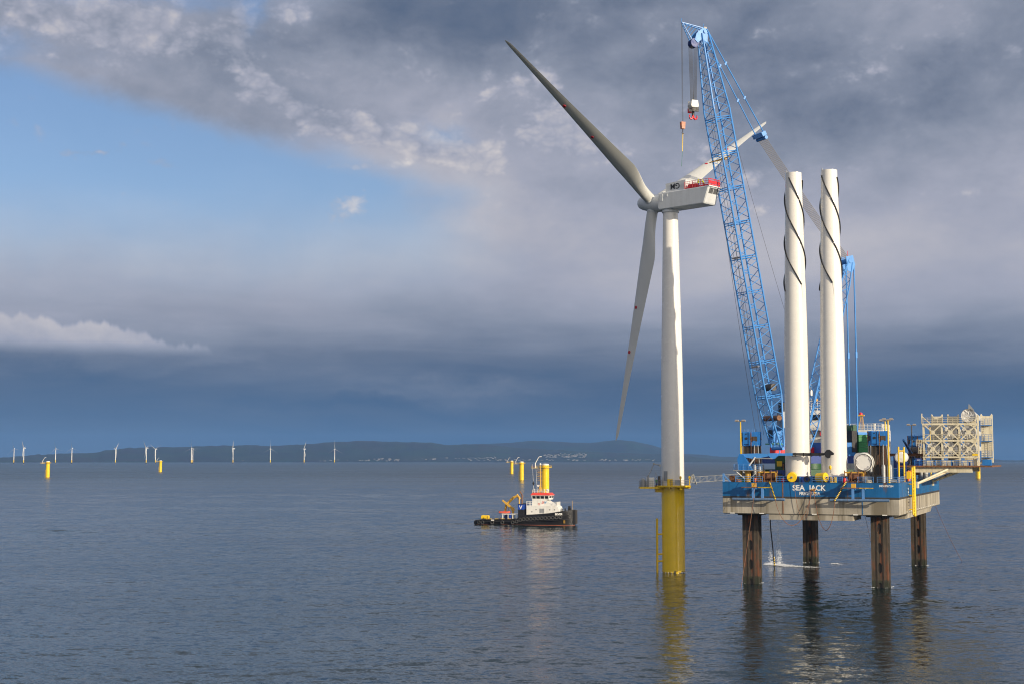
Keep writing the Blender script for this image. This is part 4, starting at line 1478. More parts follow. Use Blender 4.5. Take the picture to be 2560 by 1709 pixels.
# hoist ropes
for k in range(8):
    y = -.62 + (k % 4) * .42
    x = 1.75 if k < 4 else 3.05
    MB().tube(tip + Vector((x, y, -2.2)), Vector((19.62 + (-.35 if k < 4 else .35), y * .8, zz(98.4))), .05, n=5).build('hoist_rope', ROPE, crane)
for y in (-.22, .22):
    MB().tube(jt + Vector((-.05 + y, y, -.1)), Vector((22.25 + y * .7, y * .5, zz(93.3))), .035, n=5).build('whip_rope', ROPE, crane)
for x_, y in ((1.15, -1.2), (1.5, .9)):
    MB().path(sag(tip + Vector((x_, y * .5, -1.2)), Vector((1.5 + x_, y, zz(29.5))), -.2, 8), .035, 4).build('hoist_rope', ROPE, crane)
for y in (-1.6, 1.6):
    MB().path(sag(foot + axis * (BL * .55) + nrm * 2.1 + Vector((0, y, 0)), Vector((4.6 + y * .3, y, zz(28.5))), .9, 12), .035, 4).build('tag_rope', ROPE, crane)
MB().path(sag(tip + Vector((-1, 0, 0)), Vector((-10, 0.3, zz(33))), 2.0, 12), .03, 4).build('tag_rope', ROPE, crane)
# upper works
UZ = zz(23.6)
up = MB().bb(-20, 2.2, -3.2, 3.2, UZ, UZ + 1.6).build('slewing_platform', NAVY, crane)
MB().lathe([(3.6, 0), (3.6, 2.4), (3.2, 2.5), (3.2, 3.7)], (-7.5, 0, 0), n=40).build('pedestal', DGREEN, crane, smooth=True)
for sy in (-1, 1):
    MB().bb(-14, 0, sy * 5.6 - 1.1, sy * 5.6 + 1.1, 0.05, 2.4).build('crawler_track', DGREEN, crane)
    MB().bb(-9, -5, min(sy * 3, sy * 5), max(sy * 3, sy * 5), .6, 2.2).build('carbody', DGREEN, crane)
for k in range(6):
    x = -.4 - k * 1.75
    MB().bb(x - 1.62, x, -3.6, -1.9, UZ + 1.6, UZ + 3.4).build('ballast_block', RED, crane)
cbm = MB().bb(-2.3, -.2, -3.9, -1.9, zz(27.9), zz(30.2))
cbm.loft([[(-2.3, -3.9, zz(30.2)), (-.2, -3.9, zz(30.2)), (-.2, -1.9, zz(30.2)), (-2.3, -1.9, zz(30.2))],
          [(-2.2, -3.7, zz(31.2)), (-.5, -3.7, zz(31.2)), (-.5, -2.1, zz(31.2)), (-2.2, -2.1, zz(31.2))]])
cab = cbm.build('cab', CRB, crane)
MB().bb(-2.15, -.35, -3.95, -3.6, zz(29.3), zz(30.5)).build('cab_window', GLASS, cab)
MB().bb(-.28, -.12, -3.7, -2.1, zz(29.0), zz(30.6)).build('cab_window', GLASS, cab)
MB().bb(-2.2, -1.0, -3.96, -3.85, zz(28.1), zz(29.1)).build('cab_panel', HOUSEW, cab)
MB().bb(-3.0, .3, -4.2, -1.7, zz(27.55), zz(27.8)).build('cab_platform', GREEN, cab)
MB().bb(-2.2, -.4, -3.8, -2.0, zz(27.78), zz(27.92)).build('cab_base', DARKST, cab)
railing('railing', [(-3.0, -4.1, zz(31.2)), (.2, -4.1, zz(31.2))], .35, HOUSEW, cab, 1.0, .04, 1)
for k in range(3):
    x = -10.5 - k * 2.4
    MB().bb(x - 2.2, x, -3.0, 3.0, UZ + 1.6, UZ + 4.4 - (k % 2) * .5).build('engine_house', CAPB, crane)
wb = MB().tube((1.0, -3.3, zz(33.0)), (1.8, 3.3, zz(33.0)), .55, n=12)
wb.build('winch_beam', RUSTY, crane, smooth=True)
MB().lathe([(.75, -.6), (1.0, -.55), (1.0, -.4), (.7, -.35), (.7, .35), (1.0, .4), (1.0, .55), (.75, .6)], (-2.4, -1.2, zz(33.4)), (0, 1, 0), n=20).build('winch_drum', AMBER, crane)
gt = MB()
for y in (-2.0, 2.0):
    gt.tube((-1.6, y, UZ + 1.5), (-3.0, y, zz(36.5)), .2, n=8)
    gt.tube((-6.0, y, UZ + 1.5), (-3.0, y, zz(36.5)), .2, n=8)
    for k in range(5):
        gt.tube((-1.6 - k * .25, y, UZ + 2 + k * 2), (-5.4 + k * .4, y, UZ + 3 + k * 2), .08, n=6)
gt.tube((-3.0, -2, zz(36.5)), (-3.0, 2, zz(36.5)), .25, n=8)
gt.build('gantry', CRB, crane)
MB().bb(-2.9, -1.2, -1.4, .4, zz(34.4), zz(36.3)).build('exhaust_box', BLACK, crane)
MB().bb(-2.7, -1.0, -1.6, .6, zz(31.0), zz(34.4)).build('silencer', GREYST, crane)
for k in range(8):
    MB().bb(-22.4, -18.2, -3.3, 3.3, zz(25.4) + k * .53, zz(25.4) + k * .53 + .49).build('counterweight_slab', GREEN, crane)
MB().bb(-22.6, -18.0, -3.4, 3.4, zz(29.66), zz(30.2)).build('counterweight_frame', CRB, crane)
MB().bb(-22.6, -17.5, -3.4, 3.4, zz(24.6), zz(25.38)).build('counterweight_tray', DARKST, crane)
MB().bb(-17.9, -16.6, -3.1, 3.1, zz(26), zz(30.5)).build('winch_house', BLACK, crane)
MB().lathe([(.9, -1.4), (.9, 1.4)], (-19.6, -1.2, zz(30.9)), (0, 1, 0), n=16).build('rope_drum', DGREEN, crane, smooth=True)
railing('railing', [(-22.5, -3.3, zz(30.2)), (-18.1, -3.3, zz(30.2))], 1.2, HOUSEW, crane, 1.1, .04, 3)

# hook blocks: hang from the ropes, things of their own
def crw(x, y, z):
    c, s = math.cos(CROT), math.sin(CROT)
    return (CF.x + CK * (c * x - s * y), CF.y + CK * (s * x + c * y), CAM_H + CK * (z - CAM_H))


hk = thing('hook_block', 'large white and red main hook block hanging from the crane ropes', 'hook block', crw(19.72, 0, 95.6), CROT)
hk.scale = (.82, .82, .82)
MB().lathe([(.95, -.95), (1.05, -.9), (1.05, .9), (.95, .95)], (0, 0, 2.6), (0, 1, 0), n=24).build('sheave_pack', HOUSEW, hk, smooth=True)
for y in (-1.0, .88):
    MB().prism([(-.9, y, 3.6), (.9, y, 3.6), (1.1, y, 2.2), (.7, y, .9), (-.7, y, .9), (-1.1, y, 2.2)], (0, .12, 0)).build('cheek_plate', HOUSEW, hk)
for y in (-1.25, .95):
    MB().bb(-.95, .95, y, y + .3, .5, 1.7).build('ballast_cheek', RED if y < 0 else BLACK, hk)
MB().tube((0, 0, 1.2), (0, 0, -.3), .35, n=12).build('shank', DARKST, hk, smooth=True)
for s in (-1, 1):
    MB().path([(s * .02, 0, -.2), (s * .15, 0, -.9), (s * .6, 0, -1.35), (s * 1.05, 0, -1.15), (s * 1.2, 0, -.6), (s * 1.0, 0, -.25)], lambda t: .33 * (1 - t * .6), 10).build('hook', RED, hk, smooth=True)
ax_ = thing('hook_block', 'small orange auxiliary hook block with a yellow sling below it', 'hook block', crw(22.25, 0, 92.0), CROT)
MB().lathe([(.42, -.3), (.5, -.25), (.5, .25), (.42, .3)], (0, 0, 1.3), (0, 1, 0), n=18).build('sheave', ORANGE, ax_, smooth=True)
MB().prism([(-.5, -.36, 1.8), (.5, -.36, 1.8), (.4, -.36, .3), (-.4, -.36, .3)], (0, .72, 0)).build('cheek', mat('faded orange', (.50, .20, .12), .5), ax_)
MB().path([(0, 0, .4), (0, 0, -.3), (.2, 0, -.6), (.05, 0, -.85), (-.2, 0, -.65)], .1, 8).build('hook', DARKST, ax_, smooth=True)
MB().tube((0, 0, -.7), (.15, 0, -4.6), .09, n=6).build('sling', YELD, ax_)
MB().tube((.15, 0, -4.6), (.4, 0, -7.9), .035, n=5).build('tag_line', GREEN, ax_)

# ------------------------------------------------------------------ things on the deck
def bthing(name, label, cat, w_, s_, z=DZ, rz=0.0, group=None):
    return thing(name, label, cat, bpt(w_, s_, z), BROT + rz, group)


# two turbine towers standing on blue grillages
def make_tower(label, w_, s_, spin):
    t = bthing('turbine_tower', label, 'tower', w_, s_)
    MB().bb(-3.3, 3.3, -3.1, 3.1, 0.02, 1.25).build('grillage', NAVY, t)
    for x in (-2.9, -1, 1, 2.9):
        MB().bb(x - .12, x + .12, -3.5, -3.1, 0.02, 1.15).build('grillage_rib', CAPB, t)
    prof = [(2.6, 1.25), (2.6, 1.45), (2.5, 1.45), (2.48, 8), (2.42, 20), (2.34, 27), (1.60, 61.2), (1.60, 61.4), (1.52, 61.4), (1.52, 61.2)]
    sh = MB().lathe(prof, n=72).build('shell', WHITE, t, smooth=True)
    for z in (20.0, 27.0, 41.0):
        r = 2.42 if z < 25 else (2.34 if z < 30 else 2.04)
        MB().lathe([(r - .05, z - .03), (r + .012, z - .03), (r + .012, z + .03), (r - .05, z + .03)], n=72).build('weld_seam', WHITE, sh, smooth=True)
    MB().bb(-.45, .45, 2.2, 2.56, 2.6, 4.7).build('door', GREYST, t)

    def rad(z):
        return 2.34 + (1.60 - 2.34) * (z - 27) / 34.2 if z > 27 else 2.42
    for k in range(3):
        a0 = spin + k * 2 * math.pi / 3
        # helical strake in lashed lengths
        z_top, z_bot, pitch = 60.3 - (k == 1) * .4, 37.5 + (k % 2) * 1.2, 17.5
        n_seg = 5
        for j in range(n_seg):
            za, zb_ = z_top + (z_bot - z_top) * j / n_seg, z_top + (z_bot - z_top) * (j + .985) / n_seg
            pts = []
            for i in range(15):
                z = za + (zb_ - za) * i / 14
                a = a0 + 2 * math.pi * (z_top - z) / pitch / 1.42
                r = rad(z) + .12
                pts.append((r * math.cos(a), r * math.sin(a), z))
            MB().path(pts, .13, 8).build('strake', BLACK, t, smooth=True)
        aa = a0 + 2 * math.pi * (z_top - z_bot) / pitch / 1.42
        r = rad(z_bot) + .04
        MB().path([(r * math.cos(aa + q_ * .6), r * math.sin(aa + q_ * .6), z_bot - q_ * 17) for q_ in [i / 12 for i in range(13)]], .02, 4).build('lashing', ROPE, t)
    MB().lathe([(.05, 0), (.12, .3), (.05, .6)], (-1.2, -.8, 61.3), n=6).build('lifting_lug', GREYST, t)
    return t


make_tower('upright white tower with black spiral strakes standing beside the crane boom', -2.9, -31.7, R(250))
make_tower('upright white tower with black spiral strakes standing beside the film-wrapped white hub', 4.15, -31.7, R(222))

# floodlight masts
def make_mast(label, w_, s_, h, m=YELD, rz=0):
    t = bthing('floodlight_mast', label, 'light mast', w_, s_, rz=rz)
    MB().lathe([(.2, 0.02), (.2, .15), (.17, .15), (.12, h)], n=10).build('pole', m, t, smooth=True)
    MB().bb(-1.0, 1.0, -.06, .06, h - .05, h + .07).build('cross_arm', LAMP, t)
    for x in (-.8, .55):
        MB().loft([[(x - .35, -.3, h + .05), (x + .5, -.3, h + .05), (x + .5, .3, h + .05), (x - .35, .3, h + .05)],
                   [(x - .2, -.2, h + .38), (x + .35, -.2, h + .38), (x + .35, .2, h + .38), (x - .2, .2, h + .38)]]).build('lamp_head', LAMP, t)
    return t


make_mast('yellow floodlight mast beside the small blue deck crane', -13.75, -34.0, 12.0)
make_mast('yellow floodlight mast in front of the starboard forward leg', 14.85, -34.2, 12.0)
make_mast('yellow floodlight mast rising behind the starboard forward leg', 13.2, -26.0, 12.0)
make_mast('thin floodlight mast coloured dark as if shaded in front of the starboard after leg', 11.9, 27.0, 12.3, DARKST)  # dark material puts the shade on this mast into its colour
make_mast('yellow floodlight mast at the edge of the blade rack', 15.6, 30.5, 12.0)

# knuckle-boom deck crane at the forward edge
dc = bthing('deck_crane', 'small blue deck crane on yellow pedestal, black boom end laid across the towers', 'crane', -12.1, -35.3)
MB().lathe([(.55, 0.02), (.55, 1.9), (.7, 2.0), (.7, 2.35)], n=18).build('pedestal', AMBER, dc, smooth=True)
MB().bb(-2.6, 2.6, -1.5, 1.5, 2.3, 2.45).build('platform', GREYST, dc)
for x in (-1.7, 1.7):
    MB().tube((x * 1.3, -1.2, 2.3), (x * .3, -.4, .7), .09, n=6).build('platform_brace', HOUSEW, dc)
railing('railing', [(-2.55, -1.45, 2.45), (2.55, -1.45, 2.45), (2.55, 1.45, 2.45), (-2.55, 1.45, 2.45), (-2.55, -1.45, 2.45)], 1.15, RAILB, dc, 1.0, .04, 3)
MB().prism([(-1.7, -.75, 2.45), (.9, -.75, 2.45), (-.6, -.75, 5.4), (-1.5, -.75, 5.6), (-1.9, -.75, 4.6)], (0, 1.5, 0)).build('slew_column', CAPB, dc)
bmz = 5.35
MB().prism([(-1.0, -.45, bmz + .25), (2.0, -.45, bmz + .35), (4.4, -.45, bmz + .2), (4.4, -.45, bmz - .2), (1.4, -.45, bmz - .75), (-1.0, -.45, bmz - .3)], (0, .9, 0)).build('inner_boom', CRB, dc)
MB().prism([(4.2, -.5, bmz + .35), (6.0, -.5, bmz + .4), (6.0, -.5, bmz - .2), (5.3, -.5, bmz - .75), (4.9, -.5, bmz - .75), (4.2, -.5, bmz - .1)], (0, 1.0, 0)).build('knuckle', CRB, dc)
MB().bb(5.9, 8.9, -.32, .32, bmz - .1, bmz + .38).build('middle_boom', CRB, dc)
MB().bb(8.7, 15.2, -.2, .2, bmz + .04, bmz + .40).build('outer_boom', BLACK, dc)
MB().tube((8.8, -.26, bmz - .16), (14.9, -.1, bmz + .02), .10, n=8).build('outer_ram', BLACK, dc)
for k in range(4):
    MB().bb(9.3 + k * 1.6, 9.45 + k * 1.6, -.28, .28, bmz - .28, bmz + .46).build('boom_band', BLACK, dc)
MB().prism([(15.0, -.35, bmz + .35), (15.5, -.35, bmz + 1.0), (16.0, -.35, bmz + 1.05), (16.85, -.35, bmz + .35), (16.75, -.35, bmz + .05), (16.2, -.35, bmz - .05), (16.1, -.35, bmz - .5), (15.75, -.35, bmz - .62), (15.3, -.35, bmz - .4)], (0, .7, 0)).build('tip_cover', BLACK, dc)
MB().tube((.2, -.5, 3.0), (1.6, -.5, bmz - .4), .14, n=10).build('lift_ram', HOUSEW, dc, smooth=True)
MB().tube((1.4, -.5, bmz - .6), (5.0, -.5, bmz - .7), .12, n=8).build('fold_ram', GREYST, dc, smooth=True)
MB().tube((16.1, 0, bmz - .5), (16.1, 0, bmz - 2.0), .03, n=5).build('rope', ROPE, dc)
hk2 = thing('ball_hook', 'small yellow hook hanging from the black end of the deck crane', 'hook', bpt(-12.1 + 16.1, -35.3, DZ + bmz - 2.9), BROT)
MB().lathe([(.05, .95), (.22, .8), (.28, .5), (.18, .2), (.06, .05)], n=12).build('ball', YELD, hk2, smooth=True)
MB().path([(0, 0, .1), (0, 0, -.15), (.14, 0, -.3), (.05, 0, -.45), (-.12, 0, -.34)], .05, 6).build('hook', DARKST, hk2)

# yellow mooring buoys
def make_buoy(label, w_, s_, z, rx, rz):
    t = thing('mooring_buoy', label, 'buoy', bpt(w_, s_, z), BROT)
    t.rotation_euler = (rx, 0, BROT + rz)
    MB().lathe([(.88, -1.0), (.95, -.92), (.95, .92), (.88, 1.0)], (0, 0, 0), (0, 1, 0), n=32).build('drum', YELD, t, smooth=True)
    MB().tube((0, -1.3, 0), (0, 1.3, 0), .09, n=8).build('axle', DARKST, t)
    MB().lathe([(.22, -1.06), (.22, -1.0)], (0, 0, 0), (0, 1, 0), n=14).build('hub_plate', GREYST, t)
    MB().path([(.0, -1.3, 0), (-.1, -1.4, -.2), (-.35, -1.4, -.28)], .05, 6).build('shackle', DARKST, t)
    return t


make_buoy('round yellow drum buoy lying end-on at the deck edge', -3.4, S0 + 1.1, DZ + 1.15, R(6), R(8))
make_buoy('yellow drum buoy lying tilted on its side between the two towers', 2.3, S0 + 1.4, DZ + 1.0, R(-4), R(66)).rotation_euler.rotate_axis('Y', R(28))
tag(MB().lathe([(.62, -.18), (.62, .18), (.36, .2), (.32, 0), (.36, -.2), (.62, -.18)], n=24, ax=(0, 1, 0), up=(0, 0, 1), c0=False, c1=False).build('tyre', BLACK, smooth=True), 'old black tyre propped at the deck edge between the towers', 'tyre')
bpy.data.objects['tyre'].location = bpt(-.45, S0 + .75, DZ + .72)
bpy.data.objects['tyre'].rotation_euler = (0, 0, BROT)
yb = bthing('gas_bottle_crate', 'small yellow bottle crate behind the railing below the second tower', 'crate', 4.6, S0 + .9)
MB().bb(-.55, .55, -.4, .4, .03, .2).build('base', YELD, yb)
for x in (-.5, .5):
    for y in (-.35, .35):
        MB().bb(x - .06, x + .06, y - .06, y + .06, .2, 1.2).build('post', YELD, yb)
for x in (-.25, .25):
    MB().lathe([(.2, .2), (.2, .95), (.07, 1.1)], (x, 0, 0), n=12).build('bottle', YELD, yb, smooth=True)

# mooring winches
def make_winch(label, w_, s_):
    t = bthing('mooring_winch', label, 'winch', w_, s_)
    MB().bb(-2.2, 2.2, -1.0, 1.0, 0.02, .4).build('bed', RUSTY, t)
    MB().lathe([(.95, -1.2), (.95, -1.08), (.5, -1.05), (.5, 1.05), (.95, 1.08), (.95, 1.2)], (0, 0, 1.3), (1, 0, 0), n=22).build('drum', RUSTY, t)
    MB().lathe([(.72, -1.0), (.74, 0), (.72, 1.0)], (0, 0, 1.3), (1, 0, 0), n=22).build('wound_rope', HAWSER, t, smooth=True)
    for x in (-1.5, 1.5):
        MB().prism([(x - .12, -.8, .4), (x - .12, .8, .4), (x - .12, .3, 2.0), (x - .12, -.3, 2.0)], (.24, 0, 0)).build('frame', AMBER, t)
    MB().bb(1.75, 2.7, -.5, .5, .5, 1.5).build('motor', DARKST, t)
    MB().bb(-2.0, 2.0, -1.15, -.95, 1.9, 2.15).build('guard_bar', AMBER, t)
    for x in (-1.9, -.6, .7, 1.9):
        MB().tube((x, -1.2, .1), (x, -1.2, 2.4), .09, n=6).build('roller_post', RUSTY, t)
    return t


make_winch('rusty mooring winch at the deck edge below the small deck crane', -8.2, S0 + 2.3)
make_winch('rusty mooring winch at the deck edge below the wrapped hub', 8.6, S0 + 2.3)
for i, (x, y, nm, lab, m, sz) in enumerate((
        (-12.8, S0 + 1.5, 'tool_box', 'dark green steel box behind the railing beside the corner post', DGREEN, (2.4, 1.2, .9)),
        (-15.3, S0 + 1.6, 'bollard_frame', 'brown steel frame at the forward corner of the deck', RUSTY, (1.0, .9, 1.25)),
        (-6.9, S0 + 5.5, 'power_pack', 'dark blue power pack under the crane boom', NAVY, (3.2, 2.2, 2.3)),
        (-6.4, S0 + 9.5, 'generator', 'dark green generator behind the blue power pack', DGREEN, (3.6, 2.4, 5.2)),
        (10.9, S0 + 1.6, 'tool_box', 'grey steel tool box behind the railing beside the wrapped hub', GREYST, (1.6, 1.1, 1.2)),
        (13.0, S0 + 1.0, 'control_box', 'black control box at the foot of the floodlight mast', BLACK, (1.5, 1.0, 1.5)))):
    t = bthing(nm, lab, 'box', x, y)
    MB().bb(-sz[0] / 2, sz[0] / 2, -sz[1] / 2, sz[1] / 2, .04, sz[2]).build('body', m, t)
    MB().bb(-sz[0] / 2 - .04, sz[0] / 2 + .04, -sz[1] / 2 - .04, sz[1] / 2 + .04, sz[2], sz[2] + .08).build('lid', m, t)
    for x_ in (-.3, .3):
        MB().bb(x_ * sz[0] - .04, x_ * sz[0] + .04, -sz[1] / 2 - .05, -sz[1] / 2, .15, sz[2] - .1).build('rib', m, t)
    if nm in ('power_pack', 'generator'):
        MB().bb(-.6, .9, -sz[1] / 2 - .06, -sz[1] / 2, sz[2] * .55, sz[2] * .75).build('louvre', BLACK, t)
        MB().tube((sz[0] * .3, 0, sz[2]), (sz[0] * .3, 0, sz[2] + 1.3), .12, n=8).build('exhaust', RUSTY, t)
        MB().bb(-sz[0] * .4, -sz[0] * .1, -sz[1] / 2 - .07, -sz[1] / 2, sz[2] * .6, sz[2] * .8).build('warning_plate', YELD, t)

# drums and coils of rope about the deck edge
def oil_drum(label, w_, s_, m, group=None):
    t = bthing('oil_drum', label, 'drum', w_, s_, group=group)
    MB().lathe([(.29, .02), (.3, .05), (.3, .88), (.29, .9), (.26, .88)], n=18).build('body', m, t, smooth=True)
    for z in (.3, .6):
        MB().lathe([(.3, z - .02), (.315, z), (.3, z + .02)], n=18, c0=False, c1=False).build('hoop', m, t, smooth=True)


oil_drum('red oil drum behind the railing left of the round yellow buoy', -5.2, S0 + 1.2, RED)
oil_drum('orange oil drum beside the left mooring winch', -10.7, S0 + 1.4, ORANGE)
oil_drum('white oil drum beside the small deck crane pedestal', -10.6, S0 + 2.6, HOUSEW)
oil_drum('red oil drum between the right mooring winch and the second tower', 6.7, S0 + 1.1, RED)
oil_drum('blue oil drum beside the cable reel', 12.0, S0 + 2.0, CAPB)


def rope_coil(label, w_, s_, m):
    t = bthing('rope_coil', label, 'rope', w_, s_)
    for k in range(4):
        r_ = .75 - k * .05
        MB().path([(r_ * math.cos(i * .3927), r_ * math.sin(i * .3927), .1 + k * .15) for i in range(17)], .085, 6).build('turn', m, t, smooth=True)


rope_coil('pale rope coil on deck behind the right-hand railing', 11.2, S0 + .95, mat('pale rope', (.42, .36, .26), .8, .2, 3))
rope_coil('brown rope coil on deck beside the left corner post', -14.0, S0 + 1.0, HAWSER)
for i, (x, y, n_p, lab, m) in enumerate(((-8.0, S0 + 6.5, 7, 'bundle of rusty pipes lying behind the left mooring winch', RUSTY), (13.9, S0 + 5.2, 5, 'bundle of grey pipes lying at the foot of the starboard forward leg', GREYST))):
    t = bthing('pipe_bundle', lab, 'pipes', x, y)
    for k in range(n_p):
        MB().tube((-2.0, (k % 4) * .34 - .5 + (.17 if k > 3 else 0), .2 + (k // 4) * .3), (2.0, (k % 4) * .34 - .5 + (.17 if k > 3 else 0), .2 + (k // 4) * .3), .16, n=10).build('pipe', m, t, smooth=True)

# stored hub and nacelle, white, hub opening wrapped in film
nh = bthing('stored_nacelle', 'white nacelle in store with a film-wrapped round opening facing out', 'nacelle', 9.8, -27.5, rz=R(8))
nbm = MB()
def rr(x0, x1, y, z0, z1, r_):
    pts = []
    for cx, cz, a0 in ((x1 - r_, z1 - r_, 0), (x0 + r_, z1 - r_, 90), (x0 + r_, z0 + r_, 180), (x1 - r_, z0 + r_, 270)):
        for k in range(5):
            a = R(a0 + 22.5 * k)
            pts.append((cx + r_ * math.cos(a), y, cz + r_ * math.sin(a)))
    return pts
nbm.loft([rr(-2.3, 2.4, -4.0, 1.6, 5.3, 1.2), rr(-2.5, 2.6, -2.6, 1.4, 5.8, 1.0), rr(-2.5, 2.6, 7.0, 1.4, 5.8, .6)])
nbm.build('cover', HOUSEW, nh, smooth=True)
MB().lathe([(1.9, 0), (1.95, .9), (1.85, 1.6), (1.62, 2.0)], (-.35, -3.6, 3.9), (-.12, -1, 0.02), n=36).build('hub', HOUSEW, nh, smooth=True)
o_ = Vector((-.35, -3.6, 3.9)) + Vector((-.12, -1, .02)).normalized() * 1.98
MB().lathe([(1.58, -.06), (1.62, 0), (1.62, .12), (1.5, .12)], o_, (-.12, -1, .02), n=36, c0=False, c1=False).build('flange_ring', DARKST, nh, smooth=True)
wr = MB()
ra = random.Random(4)
prev = None
ax0 = Vector((-.12, -1, .02)).normalized()
for r_, h_ in ((1.52, .1), (1.2, .02), (.8, -.10), (.4, -.2), (.02, -.26)):
    ring = wr.ring(o_ + ax0 * h_, ax0, (0, 0, 1), r_, 28)
    for i in ring:
        if 0.1 < r_ < 1.5:
            wr.v[i] += ax0 * ra.uniform(-.10, .10)
    if prev:
        wr.bridge(prev, ring)
    prev = ring
wr.build('wrapping_film', TARP, nh)
MB().bb(-2.2, 2.2, -3.5, 6.5, .03, 1.35).build('transport_frame', DARKST, nh)
for x in (-1.9, 0, 1.9):
    MB().bb(x - .2, x + .2, -4.6, -3.5, .03, 1.9).build('frame_post', BLACK, nh)
MB().bb(-.9, 1.3, -5.0, -4.6, 1.6, 1.85).build('frame_beam', AMBER, nh)
reel = bthing('cable_reel', 'black cable reel standing beside the wrapped hub', 'cable reel', 12.0 - .7, -33.4)
for x in (-.5, .5):
    MB().lathe([(1.15, -.06), (1.15, .06)], (x, 0, 1.17), (1, 0, 0), n=22).build('flange', BLACK, reel)
MB().lathe([(.8, -.45), (.8, .45)], (0, 0, 1.17), (1, 0, 0), n=20).build('wound_cable', BLACK, reel, smooth=True)
MB().tube((-.7, 0, 1.17), (.7, 0, 1.17), .1, n=8).build('axle', GREYST, reel)
for i in range(2):
    o = bthing('gas_cylinder', ('bright orange gas cylinder upright at the starboard rail below the blade rack', 'deep orange gas cylinder upright at the starboard rail below the blade rack')[i], 'gas cylinder', 15.2, -7.6 + i * 3.2)
    MB().lathe([(.3, 0.03), (.3, 1.9), (.2, 2.15), (.08, 2.2)], n=14).build('body', ORANGE if i == 0 else mat('deep orange', (.62, .12, .02), .45), o, smooth=True)
    MB().lathe([(.1, 2.2), (.1, 2.4)], n=8).build('valve', DARKST, o)
    MB().lathe([(.32, .9), (.32, 1.0)], n=14).build('strap', DARKST, o)
tk = bthing('water_tank', 'white horizontal tank just aft of the starboard forward leg', 'tank', 15.2, -18.0, rz=R(0))
MB().lathe([(.2, -2.2), (.9, -2.05), (1.15, -1.7), (1.15, 1.7), (.9, 2.05), (.2, 2.2)], (0, 0, 4.9), (0, 1, 0), n=24).build('vessel', HOUSEW, tk, smooth=True)
for y in (-1.2, 1.2):
    for x in (-.7, .7):
        MB().bb(x - .1, x + .1, y - .1, y + .1, .03, 4.2).build('leg', NAVY, tk)
    MB().bb(-1.0, 1.0, y - .15, y + .15, 3.7, 4.0).build('saddle', NAVY, tk)
for i, (x, y, z, m, lab) in enumerate(((11.8, 8, 0, CAPB, 'blue container lowest of the pair aft of the tank'), (11.8, 8, 2.6, NAVY, 'dark blue container topmost of the pair aft of the tank'))):
    t = bthing('container', lab, 'container', x, y, DZ + z)
    MB().bb(-1.2, 1.2, -3, 3, .06, 2.5).build('shell', m, t)
    for k in range(9):
        MB().bb(-1.1 + k * .26, -1.0 + k * .26, -3.05, -3.0, .25, 2.35).build('corrugation', m, t)
    for k in range(20):
        MB().bb(1.2, 1.25, -2.8 + k * .29, -2.66 + k * .29, .25, 2.35).build('corrugation', m, t)
    for sx in (-1.17, 1.17):
        MB().bb(sx - .08, sx + .08, -3.07, -2.9, 0.02, 2.56).build('corner_post', m, t)
ib = bthing('steel_beam', 'rust-brown steel beam laid across the blue containers', 'beam', 12.5, 6.5, DZ + 5.16)
MB().bb(-3.5, 5.0, -.2, .2, .0, .06).build('lower_flange', RUSTY, ib)
MB().bb(-3.5, 5.0, -.03, .03, .06, .55).build('web', RUSTY, ib)
MB().bb(-3.5, 5.0, -.2, .2, .55, .61).build('upper_flange', RUSTY, ib)
dv = thing('boat_davit', 'dark blue slanting davit boom between the starboard legs', 'davit', bpt(14.0, 12, DZ), BROT)
MB().lathe([(.4, 0.02), (.35, 5)], n=12).build('post', CAPB, dv, smooth=True)
MB().tube((0, 0, 4.9), (-.4, -14, 8.6), .35, .22, n=10).build('boom', CAPB, dv, smooth=True)
MB().lathe([(.9, -.5), (.9, .5)], (.3, -.2, 6.3), (1, 0, 0), n=18).build('drum', DARKST, dv, smooth=True)
MB().tube((0, -3, 2.4), (-.1, -6, 6.2), .12, n=8).build('stay', DARKST, dv)

# ------------------------------------------------------------------ blade rack with wrapped blades
rk = bthing('blade_rack', 'cream steel rack of three tiers overhanging the starboard side, holding blades', 'rack', 17.9, -4.2, 23.15)
# local: X along the barge's width from the inboard post, Y aft, Z above the rack deck
RW = 11.1
zr = lambda z: z - 23.15
TIERS = [24.95, 28.37, 31.8]
COLS = [2.1, 5.55, 9.0]
POSTS = [.15, 3.85, 7.3, RW - .1]
for z in TIERS:
    o = MB().bb(-.1, RW, -.25, .25, zr(z) - .22, zr(z) + .14).build('tier_beam', CREAM, rk)
    MB().bb(0, RW, .25, 2.6, zr(z) - .12, zr(z) + .05).build('walkway', RUSTY, rk)
    railing('railing', [(.1, -.3, zr(z) + .14), (RW - .2, -.3, zr(z) + .14)], 1.15, CREAM, rk, .95, .035, 3)
for i, x in enumerate(POSTS):
    MB().bb(x - .2, x + .2, -.2, .2, 0.0, zr(31.8) - .2 + (2.0 if i == 3 else 0)).build('post', CREAM, rk)
MB().bb(-.25, -.05, -.2, .1, zr(31.8), zr(34.0)).build('post_head', CREAM, rk)
MB().tube((-.15, -.1, zr(33.4)), (1.6, -.1, zr(31.8)), .1, n=6).build('stay', CREAM, rk)
